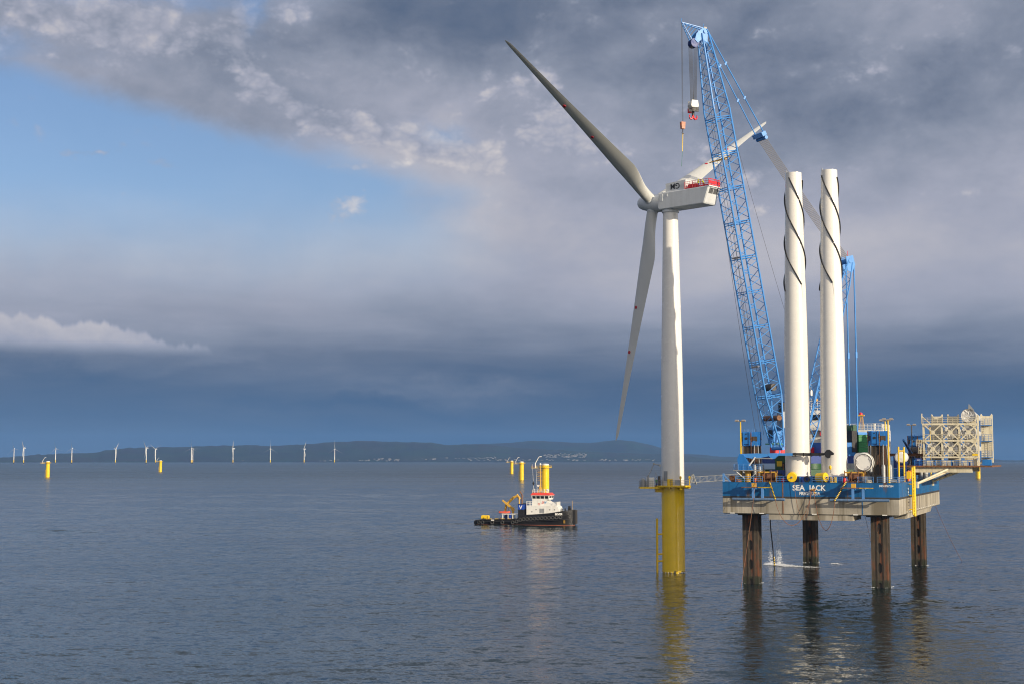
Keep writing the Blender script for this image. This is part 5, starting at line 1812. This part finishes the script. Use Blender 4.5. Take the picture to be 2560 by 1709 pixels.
for ti, z in enumerate(TIERS[:2]):
    for ci in range(3):
        x0, x1 = POSTS[ci] + .25, POSTS[ci + 1] - .25
        z0, z1 = zr(z) + .2, zr(z) + 3.15
        xc, zc = (x0 + x1) / 2, (z0 + z1) / 2
        MB().prism([(xc - .42, -.34, zc - .42), (xc + .42, -.34, zc - .42), (xc + .42, -.34, zc + .42), (xc - .42, -.34, zc + .42)], (0, .14, 0)).build('gusset', CREAM, rk)
        for sx, sz in ((-1, -1), (1, -1), (1, 1), (-1, 1)):
            bar('cross_brace', (xc + sx * .35, -.27, zc + sz * .35), (x0 if sx < 0 else x1, -.27, z0 if sz < 0 else z1), .11, CREAM, rk, True)
for x0, x1, z0, z1 in ((-1.4, -.3, 27.2, 28.5), (-.9, -.3, 25.6, 27.1)):
    railing('side_basket', [(x0, -.2, zr(z0)), (x1, -.2, zr(z0))], z1 - z0, CREAM, rk, .35, .06, 2)
MB().bb(RW - 1.3, RW - .2, -.42, -.3, zr(25.2), zr(25.6)).build('light_box', YELD, rk)
railing('lower_railing', [(-1.8, -.6, 0), (RW - 1.2, -.6, 0)], 1.1, CAPB, rk, 1.1, .05, 3)
for k in range(6):
    MB().bb(.6 + k * 1.75, 1.9 + k * 1.75, .3, 1.2, .05, 1.15).build('transverse_tube', CREAM, rk)
MB().bb(-1.6, -.35, -.4, .6, 0.0, 1.5).build('notice_cabinet', NAVY, rk)
MB().bb(-1.3, -.6, -.44, -.4, 1.0, 1.25).build('notice', LETW, rk)
# rear clamp towers
for i, x in enumerate((2.35, 5.65, 9.0, 12.35)):
    pts = [(x - 1.2, 5, zr(23.8)), (x + 1.2, 5, zr(23.8)), (x + 1.2, 5, zr(33.7)), (x + 1.05, 5, zr(34.0)), (x + .75, 5, zr(33.5)), (x - .75, 5, zr(33.5)), (x - 1.05, 5, zr(34.0)), (x - 1.2, 5, zr(33.7))]
    ct = MB().prism(pts, (0, .9, 0)).build('clamp_tower', CREAM, rk)
    MB().bb(x - .5, x + .5, 4.3, 5.5, 0.0, zr(23.9)).build('tower_foot', NAVY, rk)
for z in (24.9, 28.3, 31.6):
    MB().bb(11.25, 13.45, 4.2, 5.0, zr(z) - .12, zr(z)).build('landing', CAPB, rk)
    railing('landing_railing', [(11.3, 4.2, zr(z)), (13.4, 4.2, zr(z))], 1.3, CAPB, rk, .7, .035, 3)
for x, z0, z1 in ((11.6, 28.3, 31.5), (13.0, 25, 28.2)):
    ldr = MB().tube((x - .25, 4.6, zr(z0)), (x - .25, 4.6, zr(z1)), .04, n=5)
    ldr.tube((x + .25, 4.6, zr(z0)), (x + .25, 4.6, zr(z1)), .04, n=5)
    for k in range(9):
        ldr.tube((x - .25, 4.6, zr(z0) + .2 + k * .36), (x + .25, 4.6, zr(z0) + .2 + k * .36), .03, n=4)
    ldr.build('ladder', GREYST, rk)
MB().bb(11.4, 13.2, 4.0, 5.4, 0.05, 1.3).build('winch_box', CAPB, rk)


def stored_blade(label, w_, z):
    t = thing('turbine_blade', label, 'turbine blade', bpt(17.9 + w_, -3.6, z), BROT, 'blades stored in the rack')
    bmx = blade_mesh(46, 1.38, 4.0, 11, n_sec=24, npt=24)
    for i, p in enumerate(bmx.v):
        k = min(1.0, max(0, p.z - 2) / 9)
        bmx.v[i] = Vector((p.y, p.z, p.x * (1 - .45 * k)))
    bmx.build('shell', BLADEW, t, smooth=True)
    MB().lathe([(1.46, -.28), (1.46, .6), (1.38, .7)], (0, 0, 0), (0, 1, 0), n=32, c0=False, c1=False).build('root_clamp', DARKST, t, smooth=True)
    wm = MB()
    rng = random.Random(int(w_ * 10 + z * 100))
    prev = None
    for r_, y in ((1.4, -.22), (1.1, -.06), (.75, .04), (.4, .10), (.03, .12)):
        ring = wm.ring((0, y - .32, 0), (0, 1, 0), (0, 0, 1), r_, 26)
        for i in ring:
            if .1 < r_ < 1.3:
                wm.v[i].y += rng.uniform(-.12, .12)
        if prev:
            wm.bridge(prev, ring)
        prev = ring
    wm.build('wrapping_film', TARP, t)
    return t


stored_blade('film-wrapped blade root in the bottom tier, under the empty bay', COLS[0], 26.6)
stored_blade('film-wrapped blade root in the middle bay of the bottom tier', COLS[1], 26.6)
stored_blade('film-wrapped blade root in the outermost bay of the bottom tier', COLS[2], 26.6)
stored_blade('film-wrapped blade root in the second tier, next to the empty bay', COLS[1], 30.0)
stored_blade('film-wrapped blade root in the outermost bay of the second tier', COLS[2], 30.0)
stored_blade('film-wrapped blade root alone on the top tier', COLS[2] + .1, 33.45)
fin = MB().prism([(9.4 - .35, 1.2, zr(34.6)), (9.4 + .9, 1.2, zr(34.6)), (9.4 - .2, 1.2, zr(36.0))], (0, .15, 0))
fin.build('blade_stop', GREYST, rk)

# ------------------------------------------------------------------ gangway from the barge to the foundation
gw0, gw1 = Vector((39.2, 311.0, 19.3)), bpt(-16.7, -4, 20.3)
gv = gw1 - gw0
gl = gv.length
gw = thing('gangway', 'slender grey gangway bridging from the barge to the yellow platform', 'gangway', gw0, math.atan2(gv.y, gv.x))
rise = gv.z / gl
for y in (-.6, .6):
    MB().tube((0, y, .1), (gl, y, .1 + gv.z), .06, n=6).build('bottom_chord', GREYST, gw)
    MB().tube((0, y, 1.3), (gl, y, 1.3 + gv.z), .05, n=6).build('hand_rail', GREYST, gw)
    n = int(gl / 1.5)
    for k in range(n + 1):
        x = gl * k / n
        bar('stanchion', (x, y, .1 + rise * x), (x, y, 1.3 + rise * x), .028, GREYST, gw)
        if k < n:
            bar('diagonal', (x, y, .1 + rise * x), (gl * (k + 1) / n, y, 1.3 + rise * gl * (k + 1) / n), .025, GREYST, gw)
MB().prism([(0, -.6, .12), (gl, -.6, .12 + gv.z), (gl, .6, .12 + gv.z), (0, .6, .12)], (0, 0, .05)).build('tread', GREYST, gw)
gf = MB()
for y in (-.8, .8):
    gf.tube((-.6, y, -.55), (.2, y, 1.9), .09, n=6)
    gf.tube((.9, y, -.3), (.2, y, 1.9), .09, n=6)
gf.tube((.2, -.8, 1.9), (.2, .8, 1.9), .09, n=6)
gf.build('landing_frame', GREYST, gw)

# ------------------------------------------------------------------ hoses, chains and lines at the forward face
FY = S0 - .45


def hose(name, label, cat, pts, r, m=HAWSER, n=8):
    o = MB().path([bpt(*p) for p in pts], r, n).build(name, m, smooth=True, org=bpt(*pts[0]))
    return tag(o, label, cat)


def cat_pts(a, c, low, n=28):
    a, c = Vector(a), Vector(c)
    out = []
    for i in range(n + 1):
        t = i / n
        p = a.lerp(c, t)
        k = 4 * t * (1 - t)
        base_ = min(a.z, c.z)
        p.z = p.z - (base_ - low) * (k ** .75)
        out.append(tuple(p))
    return out


hose('hose', 'rust-brown hose hanging in a long loop from the left striped chain to the lettering', 'hose', cat_pts((-6.0, FY - 1.9, 16.9), (.75, FY, 18.9), 10.9), .055)
hose('hose', 'thin brown hose hanging in a short loop below the letters of the name', 'hose', cat_pts((-2.7, FY, DZ + .2), (.5, FY - .1, 18.7), 12.3), .04)
hose('hose', 'rust-brown hose hanging in a narrow loop from the lettering to the right striped chain', 'hose', cat_pts((1.05, FY, 18.9), (5.35, FY - 1.9, 16.7), 10.0), .055)
cl = thing('hose_cluster', 'tangle of rusty hose couplings hanging over the name lettering', 'fitting', bpt(.9, FY, 18.4), BROT)
rc = random.Random(2)
for k in range(7):
    p = Vector((rc.uniform(-.35, .35), rc.uniform(-.1, .1), rc.uniform(-.4, .9)))
    MB().lathe([(.05, -.22), (.13, -.15), (.13, .15), (.05, .22)], p, (rc.uniform(-1, 1), .2, rc.uniform(-1, 1)), n=8).build('coupling', AMBER if k % 3 == 0 else RUSTY, cl)


def striped_chain(label, a, c):
    a, c = Vector(a), Vector(c)
    t = thing('mooring_chain', label, 'chain', bpt(*c), BROT)
    n = 26
    for k in range(n):
        p = a.lerp(c, (k + .5) / n) - c
        d = (c - a).normalized()
        MB().lathe([(.09, -.16), (.15, -.1), (.15, .1), (.09, .16)], p, d, n=8).build('link', YELD if k % 2 else BLACK, t)
    return t


striped_chain('yellow and black striped chain slanting down beside the left fender', (-7.6, S0 - .1, DZ + .25), (-6.0, FY - 1.9, 16.9))
striped_chain('yellow and black striped chain slanting down beside the right fender', (7.2, S0 - .1, DZ + .35), (5.35, FY - 1.9, 16.7))


def line_to_sea(label, a, px, py, r=.035, drop=.6):
    a = bpt(*a)
    e = on_sea(px, py) - Vector((0, 0, .5))
    o = MB().path(sag(a, e, drop, 16), r, 5).build('mooring_line', HAWSER, org=e)
    tag(o, label, 'rope')


line_to_sea('brown mooring line running down in front of the port forward leg', (-9.7, FY - 1.2, DZ + 1.6), 1851, 1471, .04)
line_to_sea('thin mooring line slanting down to the starboard forward leg', (9.4, FY - 1.2, DZ + 1.4), 2195, 1420, .03)
line_to_sea('thin mooring line running out from the starboard side to the open sea', (HW, 26, 13.9), 2408, 1402, .035)
dh = thing('discharge_hose', 'black discharge hose hanging from the hull into the foaming water', 'hose', on_sea(1934.5, 1417), BROT)
MB().path([(-.75, 0, 13.9), (-.6, 0, 9), (-.15, .1, 4), (.15, .1, -.6)], .13, 10).build('hose', BLACK, dh, smooth=True)
for k in range(8):
    MB().lathe([(.16, -.12), (.18, 0), (.16, .12)], (.02 + .13 * (1 - k * .25 / 3.4) , .1, .35 + k * .26), n=10).build('stripe', YELD if k % 2 else BLACK, dh)

# falling water and foam
m = bpy.data.materials.new('white water')
m.use_nodes = True
p_ = m.node_tree.nodes['Principled BSDF']
p_.inputs['Base Color'].default_value = (.82, .85, .88, 1)
p_.inputs['Roughness'].default_value = .6
FOAM = m
wf = MB()
rw = random.Random(8)
for (sx_, sy_, n, spread) in ((1927.5, 1409.5, 700, .16), (1948, 1410, 1000, .26)):
    base_p = on_sea(sx_, sy_)
    for _ in range(n):
        z = 12.8 * rw.random() ** 1.9
        k = 1 - z / 13.5
        sc = (.02 + .06 * k * k * rw.random())
        p = base_p + Vector((rw.gauss(0, spread) * (.4 + 1.9 * k ** 3) - (1 - k) * .3, rw.gauss(0, spread), max(0.02, z)))
        b0 = len(wf.v)
        h = sc * (1.5 + 3 * (1 - k))
        wf.v += [p + Vector((0, 0, h)), p + Vector((sc * .6, 0, 0)), p + Vector((-.3 * sc, .5 * sc, 0)), p + Vector((-.3 * sc, -.5 * sc, 0)), p - Vector((0, 0, h))]
        for f in ((0, 1, 2), (0, 2, 3), (0, 3, 1), (4, 2, 1), (4, 3, 2), (4, 1, 3)):
            wf.face([b0 + i for i in f])
tag(wf.build('water_spray', FOAM, org=on_sea(1940, 1410)), 'two thin streams of water falling beside the black discharge hose', 'spray', kind='stuff')
fo = MB()
for (x0, y0, x1, y1, n, sp_) in ((1914, 1409, 1985, 1413, 900, .9), (1945, 1413, 2048, 1418, 520, .8), (2083, 1408, 2104, 1410, 80, .4)):
    for _ in range(n):
        t = rw.random()
        c = on_sea(x0 + (x1 - x0) * t + rw.gauss(0, 3), y0 + (y1 - y0) * t + rw.gauss(0, sp_))
        sc = rw.uniform(.05, .22) * (1.3 - t * .8)
        b0 = len(fo.v)
        a0 = rw.random() * 6
        for i in range(5):
            a = a0 + i * 1.257
            fo.v.append(c + Vector((sc * math.cos(a) * rw.uniform(.7, 1.8), sc * math.sin(a), .10)))
        fo.v.append(c + Vector((0, 0, 0.10 + sc * .3)))
        for i in range(5):
            fo.face((b0 + i, b0 + (i + 1) % 5, b0 + 5))
for (lx, ly, hs) in [(*bpt(*p, 0)[:2], 1.7) for p in LEGS] + [(TX, TY, 2.6)]:     # lapping at the waterline
    for _ in range(22):
        a = rw.uniform(0, 6.283)
        sq = hs if hs > 2 else hs / max(abs(math.cos(a - BROT)), abs(math.sin(a - BROT)))
        r_ = sq + abs(rw.gauss(0, .22))
        c = Vector((lx + r_ * math.cos(a), ly + r_ * math.sin(a), .0))
        sc = rw.uniform(.03, .13)
        b0 = len(fo.v)
        for i in range(5):
            fo.v.append(c + Vector((sc * math.cos(i * 1.257) * 1.8, sc * math.sin(i * 1.257), .06)))
        fo.v.append(c + Vector((0, 0, .06 + sc * .6)))
        for i in range(5):
            fo.face((b0 + i, b0 + (i + 1) % 5, b0 + 5))
tag(fo.build('foam', FOAM, org=bpt(-4, -26, 0)), 'white foam spreading on the water between the barge legs', 'foam', kind='stuff')

# ------------------------------------------------------------------ tugboat
tpos = on_sea(1316, 1309.5) - Vector((0, 0, .22))
tug = thing('tugboat', 'black-hulled tugboat with white deckhouse, red wheelhouse roof and tyre fenders', 'boat', tpos, R(-15))
# local: +X bow, Y to port (away from the camera), Z up, waterline z = 0
def hull_half(x):
    """half breadth"""
    if x < -16:
        return 3.9 + .7 * (x + 18.6) / 2.6
    if x < 6:
        return 4.7
    return 4.7 * math.sqrt(max(.015, 1 - ((x - 6) / 12.9) ** 2.2))


def sheer(x):
    return interp([(-18.6, 1.5), (-17, 2.0), (-12, 2.3), (-3.6, 2.4), (-1.6, 2.8), (.8, 4.0), (5, 4.25), (10, 4.7), (15, 5.5), (18.7, 5.9)], x)


hm = MB()
xs = [-18.6, -18.0, -17, -15, -12, -9, -6, -3.6, -2.6, -1.6, -.5, .8, 3, 5, 7.5, 10, 12, 14, 15.5, 16.8, 17.8, 18.5, 18.75]
secs = []
for x in xs:
    hb_ = hull_half(x)
    sh = sheer(x)
    fl = .80 + .16 * min(1, max(0, (6 - x) / 12)) if x < 18 else .8
    row = []
    for z, k in ((-1.8, .7), (-.35, .93), (.30, .96), (1.4, 1.0), (sh * .75, 1.02 if x < 10 else 1.05), (sh, 1.03 if x < 10 else 1.10)):
        row.append((z, hb_ * (k if x < 6 else (k * fl if z < 1.5 else k))))
    sec = [(x, -h, z) for z, h in row] + [(x, h, z) for z, h in reversed(row)]
    secs.append(sec)
hm.loft(secs)
for i, f in enumerate(hm.f):
    zc = sum(hm.v[j].z for j in f) / len(f)
    xc = sum(hm.v[j].x for j in f) / len(f)
    hm.mi[i] = 1 if zc < .05 else 0
hull_t = hm.build('hull', [TUGK, TUGR], tug, smooth=True)
for x0, x1, z in ((-17, 17, 1.35), (-2, 17, 3.0)):
    pts = [(x0 + (x1 - x0) * i / 30, -hull_half(x0 + (x1 - x0) * i / 30) * 1.04 - .05, z + (max(0, x0 + (x1 - x0) * i / 30) * .06)) for i in range(31)]
    MB().path(pts, .14, 8).build('rubbing_strake', BLACK, hull_t, smooth=True)
MB().bb(18.3, 19.15, -1.6, 1.6, .6, 5.7).build('bow_fender', BLACK, hull_t)
for k in range(5):
    MB().bb(18.3, 19.25, -1.5 + k * .65, -1.2 + k * .65, .7, 5.75).build('fender_rib', DARKST, hull_t)
MB().lathe([(1.0, -3.6), (1.0, 3.6)], (-18.5, 0, .9), (0, 1, 0), n=14).build('stern_roller', BLACK, hull_t, smooth=True)
tyre = MB().lathe([(.62, -.22), (.72, -.12), (.72, .12), (.62, .22), (.36, .18), (.32, 0), (.36, -.18), (.62, -.22)], n=20, ax=(0, 1, 0), up=(0, 0, 1), c0=False, c1=False)
ty0 = None
ty = [(-17.2, 1.0), (-15.7, 1.0), (-11.9, 1.05), (-8.0, 1.1), (-4.0, 1.15), (-2.5, 1.5), (-1.1, 2.1)] + [(.2 + k * 1.38, 2.35 + k * .085) for k in range(11)]
for x, z in ty:
    if ty0 is None:
        ty0 = tyre.build('tyre_fender', TYRE, hull_t, smooth=True)
        o = ty0
    else:
        o = bpy.data.objects.new('tyre_fender', ty0.data)
        o.parent = hull_t
        col.objects.link(o)
    h0, h1 = hull_half(x - .5) * 1.04, hull_half(x + .5) * 1.04
    o.location = (x, -(h0 + h1) / 2 - .22, z)
    o.rotation_euler = (0, 0, math.atan2(h0 - h1, 1.0))
ang = math.atan2(hull_half(11.5) - hull_half(15.5), 4.0)
text('name_lettering', 'BEVER', 1.0, LETW, tug, upright(13.4, -hull_half(13.4) * 1.085 - .16, 4.0, ang), fat=.03, xs=1.0, shear=.15)
for k in range(4):
    MB().bb(14.95, 15.6, -hull_half(15.3) * .95 - .08, -hull_half(15.3) * .95 + .1, 1.0 + k * .32, 1.15 + k * .32).build('draught_mark', AMBER, hull_t)
MB().bb(-12.4, -11.2, -4.9, -4.84, 1.75, 2.1).build('stern_plate', LETW, hull_t)
# deckhouse
HW_T = 3.4
dh_ = MB()
dh_.prism([(.9, -HW_T, 4.0), (13.0, -HW_T, 4.4), (13.4, -HW_T, 5.2), (12.9, -HW_T, 6.9), (12.2, -HW_T, 7.4), (.9, -HW_T, 7.4)], (0, 2 * HW_T, 0))
house = dh_.build('deckhouse', HOUSEW, tug)
uh = MB()
uh.loft([[(3.0, -2.9, 7.4), (11.2, -2.9, 7.4), (11.2, 2.9, 7.4), (3.0, 2.9, 7.4)], [(3.0, -2.8, 9.6), (8.0, -2.8, 9.6), (8.0, 2.8, 9.6), (3.0, 2.8, 9.6)]])
uh.build('upper_house', HOUSEW, tug)
whm = MB()
whm.loft([[(2.9, -2.7, 9.6), (9.3, -2.7, 9.6), (9.9, -1.6, 9.6), (9.9, 1.6, 9.6), (9.3, 2.7, 9.6), (2.9, 2.7, 9.6)],
          [(2.6, -3.0, 11.2), (9.6, -3.0, 11.2), (10.3, -1.7, 11.2), (10.3, 1.7, 11.2), (9.6, 3.0, 11.2), (2.6, 3.0, 11.2)]])
wh = whm.build('wheelhouse', HOUSEW, tug)
rf = MB()
rf.loft([[(2.3, -3.2, 11.2), (9.9, -3.2, 11.2), (10.6, -1.8, 11.2), (10.6, 1.8, 11.2), (9.9, 3.2, 11.2), (2.3, 3.2, 11.2)],
         [(3.0, -2.7, 12.1), (9.0, -2.7, 12.1), (9.7, -1.5, 12.1), (9.7, 1.5, 12.1), (9.0, 2.7, 12.1), (3.0, 2.7, 12.1)]])
roof_t = rf.build('wheelhouse_roof', REDROOF, tug)
for x0, x1 in ((3.1, 4.3), (4.6, 5.9), (6.2, 7.5), (7.9, 9.1)):
    MB().prism([(x0, -2.80, 9.95), (x1, -2.80, 9.95), (x1 + .02, -3.02, 10.95), (x0 - .02, -3.02, 10.95)], (0, .1, 0)).build('window', GLASS, wh)
for k in range(3):
    y = -1.35 + k * .95
    MB().prism([(9.98, y, 9.95), (9.98, y + .8, 9.95), (10.27, y + .8, 10.95), (10.27, y, 10.95)], (-.1, 0, 0)).build('window', GLASS, wh)
MB().prism([(9.42, -2.62, 9.95), (9.88, -1.78, 9.95), (10.2, -1.86, 10.95), (9.65, -2.86, 10.95)], (-.08, .04, 0)).build('window', GLASS, wh)
text('logo', 'D', 1.2, REDROOF, house, upright(7.0, -2.92, 8.1, 0), fat=.02, shear=.3)
text('logo', 'V', 1.2, CYAN, house, upright(7.9, -2.93, 8.1, 0), fat=.04, shear=.3)
MB().lathe([(.32, -.05), (.4, 0), (.32, .05), (.24, 0), (.32, -.05)], (5.6, -2.95, 7.9), (0, 1, 0), n=16, c0=False, c1=False).build('life_ring', SALMON, house)
MB().bb(5.9, 7.7, -HW_T - .05, -HW_T, 4.6, 6.3).build('door', GREYST, house)
for x in (3.0, 4.6, 9.8, 11.6):
    MB().lathe([(.2, -.05), (.2, .05)], (x, -HW_T - .02, 5.9 - (x == 3.0) * .8), (0, 1, 0), n=14).build('porthole', GLASS, house)
railing('railing', [(.9, -3.3, 7.4), (3.0, -3.3, 7.4)], 1.5, HOUSEW, tug, .55, .07, 2)
railing('railing', [(10.6, -3.0, 7.4), (12.3, -3.0, 7.4), (12.3, 3.0, 7.4)], 1.3, HOUSEW, tug, .6, .06, 3)
railing('railing', [(3.0, -2.6, 12.1), (9.0, -2.6, 12.1)], 1.1, HOUSEW, roof_t, .7, .05, 2)
# funnel with V, exhaust pipes
fn = MB().bb(-2.1, .0, -4.4, -2.4, 2.2, 8.0).build('funnel', TUGK, tug)
MB().bb(-2.13, .03, -4.43, -2.37, 5.9, 7.75).build('funnel_band', TUGB, fn)
text('funnel_letter', 'V', 1.9, LETW, fn, upright(-1.05, -4.45, 6.1, 0), fat=.04)
for x, h, m in ((-1.9, 11.6, AMBER), (-.8, 12.6, RUSTY)):
    MB().path([(x, -3.4, 8.0), (x, -3.4, h - 1.2), (x - .8, -3.4, h)], .24, 10).build('exhaust_pipe', m, fn, smooth=True)
fn2 = MB().bb(-2.1, .0, 2.4, 4.4, 2.2, 8.0).build('funnel', TUGK, tug)
MB().bb(-2.13, .03, 2.37, 4.43, 5.9, 7.75).build('funnel_band', TUGB, fn2)
MB().path([(2.0, 3.4, 7.4), (2.0, 3.4, 11.4), (1.3, 3.4, 12.8)], .22, 8).build('exhaust_pipe', RUSTY, fn2, smooth=True)
# mast
mst = MB().tube((5.4, 0, 12.1), (5.4, 0, 22.4), .22, .15, n=10)
for sx in (-.9, .7):
    mst.tube((5.4 + sx, 0, 12.1), (5.4, 0, 15.0), .16, n=8)
mst.tube((6.0, .3, 12.1), (6.0, .3, 20.2), .07, n=6)
mast_t = mst.build('mast', AMBER, tug, smooth=True)
for z in (14.8, 16.5, 18.2, 19.6, 20.6):
    MB().tube((4.3, 0, z), (6.4, 0, z + .1), .07, n=6).build('yard', AMBER, mast_t)
for k in range(14):
    MB().tube((5.4, .1, 13.6 + k * .5), (6.0, .3, 13.6 + k * .5), .04, n=5).build('rung', AMBER, mast_t)
for k in range(5):
    MB().tube((4.2, 0, 17.5 + k * .7), (5.4, 0, 17.0 + k * .7), .05, n=5).build('mast_lamp', AMBER, mast_t)
MB().lathe([(.1, 0), (.4, .25), (.4, .5), (.1, .8)], (5.4, 0, 22.3), n=14).build('radome', HOUSEW, mast_t, smooth=True)
MB().lathe([(.1, 0), (.55, .3), (.55, .6), (.1, .95)], (8.4, -1.2, 12.6), n=14).build('radome', HOUSEW, roof_t, smooth=True)
MB().tube((8.4, -1.2, 12.0), (8.4, -1.2, 12.7), .15, n=8).build('radome_post', HOUSEW, roof_t)
MB().prism([(4.0, -.3, 15.0), (5.2, -.3, 15.0), (4.9, -.3, 14.3), (4.4, -.3, 14.3)], (0, .6, 0)).build('searchlight', HOUSEW, mast_t)
for x, z1 in ((3.3, 22.8), (4.6, 22.5)):
    MB().tube((x, -1.5, 12.0), (x - .6, -1.5, z1), .06, .03, n=5).build('whip_aerial', HOUSEW, roof_t)
MB().lathe([(.05, -.8), (.42, 0), (.05, .8)], (3.1, -1.5, 15.6), n=8).build('day_shape', BLACK, roof_t)
for x in (3.6, 7.4, 8.9):
    MB().tube((x, -2.2, 12.0), (x, -2.2, 13.6), .12, n=6).build('roof_post', HOUSEW, roof_t)
# aft: crane, boat, winch, cargo
cr = MB().lathe([(.55, 0), (.45, 3.2)], (-4.9, -1.0, 2.2), n=12)
cr.prism([(-5.5, -1.5, 5.4), (-4.2, -1.5, 5.4), (-4.6, -1.5, 6.6), (-5.6, -1.5, 6.4)], (0, 1.0, 0))
tcr = cr.build('deck_crane', AMBER, tug)
MB().prism([(-5.3, -1.3, 5.6), (-4.5, -1.3, 6.2), (-8.9, -1.3, 9.4), (-9.2, -1.3, 9.0)], (0, .6, 0)).build('crane_boom', AMBER, tcr)
MB().path([(-8.3, -.2, 4.2), (-7.8, -.2, 7.4), (-5.0, -.2, 10.2), (-3.4, -.2, 10.9), (-2.4, -.2, 9.6)], .5, 8).build('crane_jib', AMBER, tcr)
MB().tube((-6.4, -1.0, 4.6), (-6.9, -1.0, 7.4), .14, n=8).build('crane_ram', GREYST, tcr)
MB().bb(-8.6, -2.1, -3.6, 3.6, 4.0, 4.3).build('aft_canopy', HOUSEW, tug)
for x in (-8.3, -6.2, -4.4, -2.9):
    MB().bb(x - .14, x + .14, -3.4, -3.1, 2.0, 4.05).build('canopy_post', HOUSEW, tug)
MB().bb(-5.7, -5.0, -3.55, -2.9, 2.0, 4.6).build('canopy_locker', TUGB, tug)
MB().lathe([(1.1, -1.4), (1.1, -1.2), (.7, -1.15), (.7, 1.15), (1.1, 1.2), (1.1, 1.4)], (-7.0, -.6, 2.9), (0, 1, 0), n=18).build('towing_winch', NAVY, tug, smooth=True)
MB().bb(-17.5, -2.1, -4.3, 4.3, 1.45, 1.62).build('aft_deck', DECKM, tug)
for k in range(4):
    MB().bb(-13.5 + k * 2.5, -12.2 + k * 2.5, -4.75, -4.3, sheer(-12 + k * 2.5) - .02, sheer(-12 + k * 2.5) + .14).build('bulwark_cap', YELD, tug)
MB().bb(-13.9, -13.75, -4.75, -4.5, 1.6, 3.3).build('stay_post', RUSTY, tug)
MB().tube((-7.9 - .9, -4.6, 1.5), (-7.9 - .9, -4.6, 3.2), .1, n=6).build('stay_post', HAWSER, tug)
for x in (14.0, 15.2):
    MB().bb(x - .2, x + .2, -1.4, -1.0, sheer(x) - .6, sheer(x) + .9).build('bollard', BLACK, tug)
MB().prism([(16.0, -.6, 5.3), (17.3, -.6, 5.5), (16.9, -.6, 7.2), (16.2, -.6, 7.2)], (0, 1.2, 0)).build('bow_fairlead', BLACK, tug)
MB().tube((17.6, 0, 5.5), (17.6, 0, 9.2), .06, n=6).build('jackstaff', AMBER, tug)

yc = thing('cargo_crate', 'bright yellow covered crate on the aft deck of the tugboat', 'crate', tpos + Matrix.Rotation(R(-15), 3, 'Z') @ Vector((-15.4, -2.2, 1.62)), R(-15))
MB().loft([[(-1.3, -1.2, .8), (1.4, -1.2, .8), (1.4, 1.2, .8), (-1.3, 1.2, .8)], [(-1.3, -1.2, 1.6), (1.4, -1.2, 1.6), (1.4, 1.2, 1.6), (-1.3, 1.2, 1.6)], [(-1.1, -1.0, 1.95), (1.2, -1.0, 1.95), (1.2, 1.0, 1.95), (-1.1, 1.0, 1.95)]]).build('cover', YELD, yc)
MB().bb(-1.2, 1.3, -1.1, 1.1, .02, .8).build('body', DARKST, yc)
MB().bb(.8, 1.45, -1.25, -1.2, .35, 1.5).build('door', YELD, yc)
rb = thing('rescue_boat', 'small red inflatable boat resting on the white canopy of the tugboat', 'boat', tpos + Matrix.Rotation(R(-15), 3, 'Z') @ Vector((-8.0, -2.0, 4.3)), R(-15))
for s in (-1, 1):
    MB().path([(-1.9, s * .62, .42), (1.0, s * .62, .42), (1.7, s * .4, .5), (2.1, 0, .58)], .36, 10).build('tube', SALMON, rb, smooth=True)
MB().prism([(-1.8, -.5, .05), (1.3, -.5, .05), (1.7, -.5, .4), (-1.8, -.5, .4)], (0, 1.0, 0)).build('floor', BLACK, rb)
MB().bb(-2.15, -1.75, -.25, .25, 0.02, .9).build('outboard_motor', BLACK, rb)
MB().bb(-.6, .2, -.3, .3, .3, .95).build('console', SALMON, rb)

# ------------------------------------------------------------------ the hazy air
m = bpy.data.materials.new('sea air')
m.use_nodes = True
nt = m.node_tree
nt.nodes.clear()
vo = nt.nodes.new('ShaderNodeVolumePrincipled')
vo.inputs['Color'].default_value = (.21, .47, .95, 1)
vo.inputs['Density'].default_value = 3.3e-5
vo.inputs['Anisotropy'].default_value = 0.1
mo = nt.nodes.new('ShaderNodeOutputMaterial')
nt.links.new(vo.outputs[0], mo.inputs['Volume'])
hz_ = MB().bb(-24600, 24600, -24600, 24600, -41, 420).build('haze', m)
tag(hz_, 'thin blue haze over the sea', 'haze', kind='stuff')
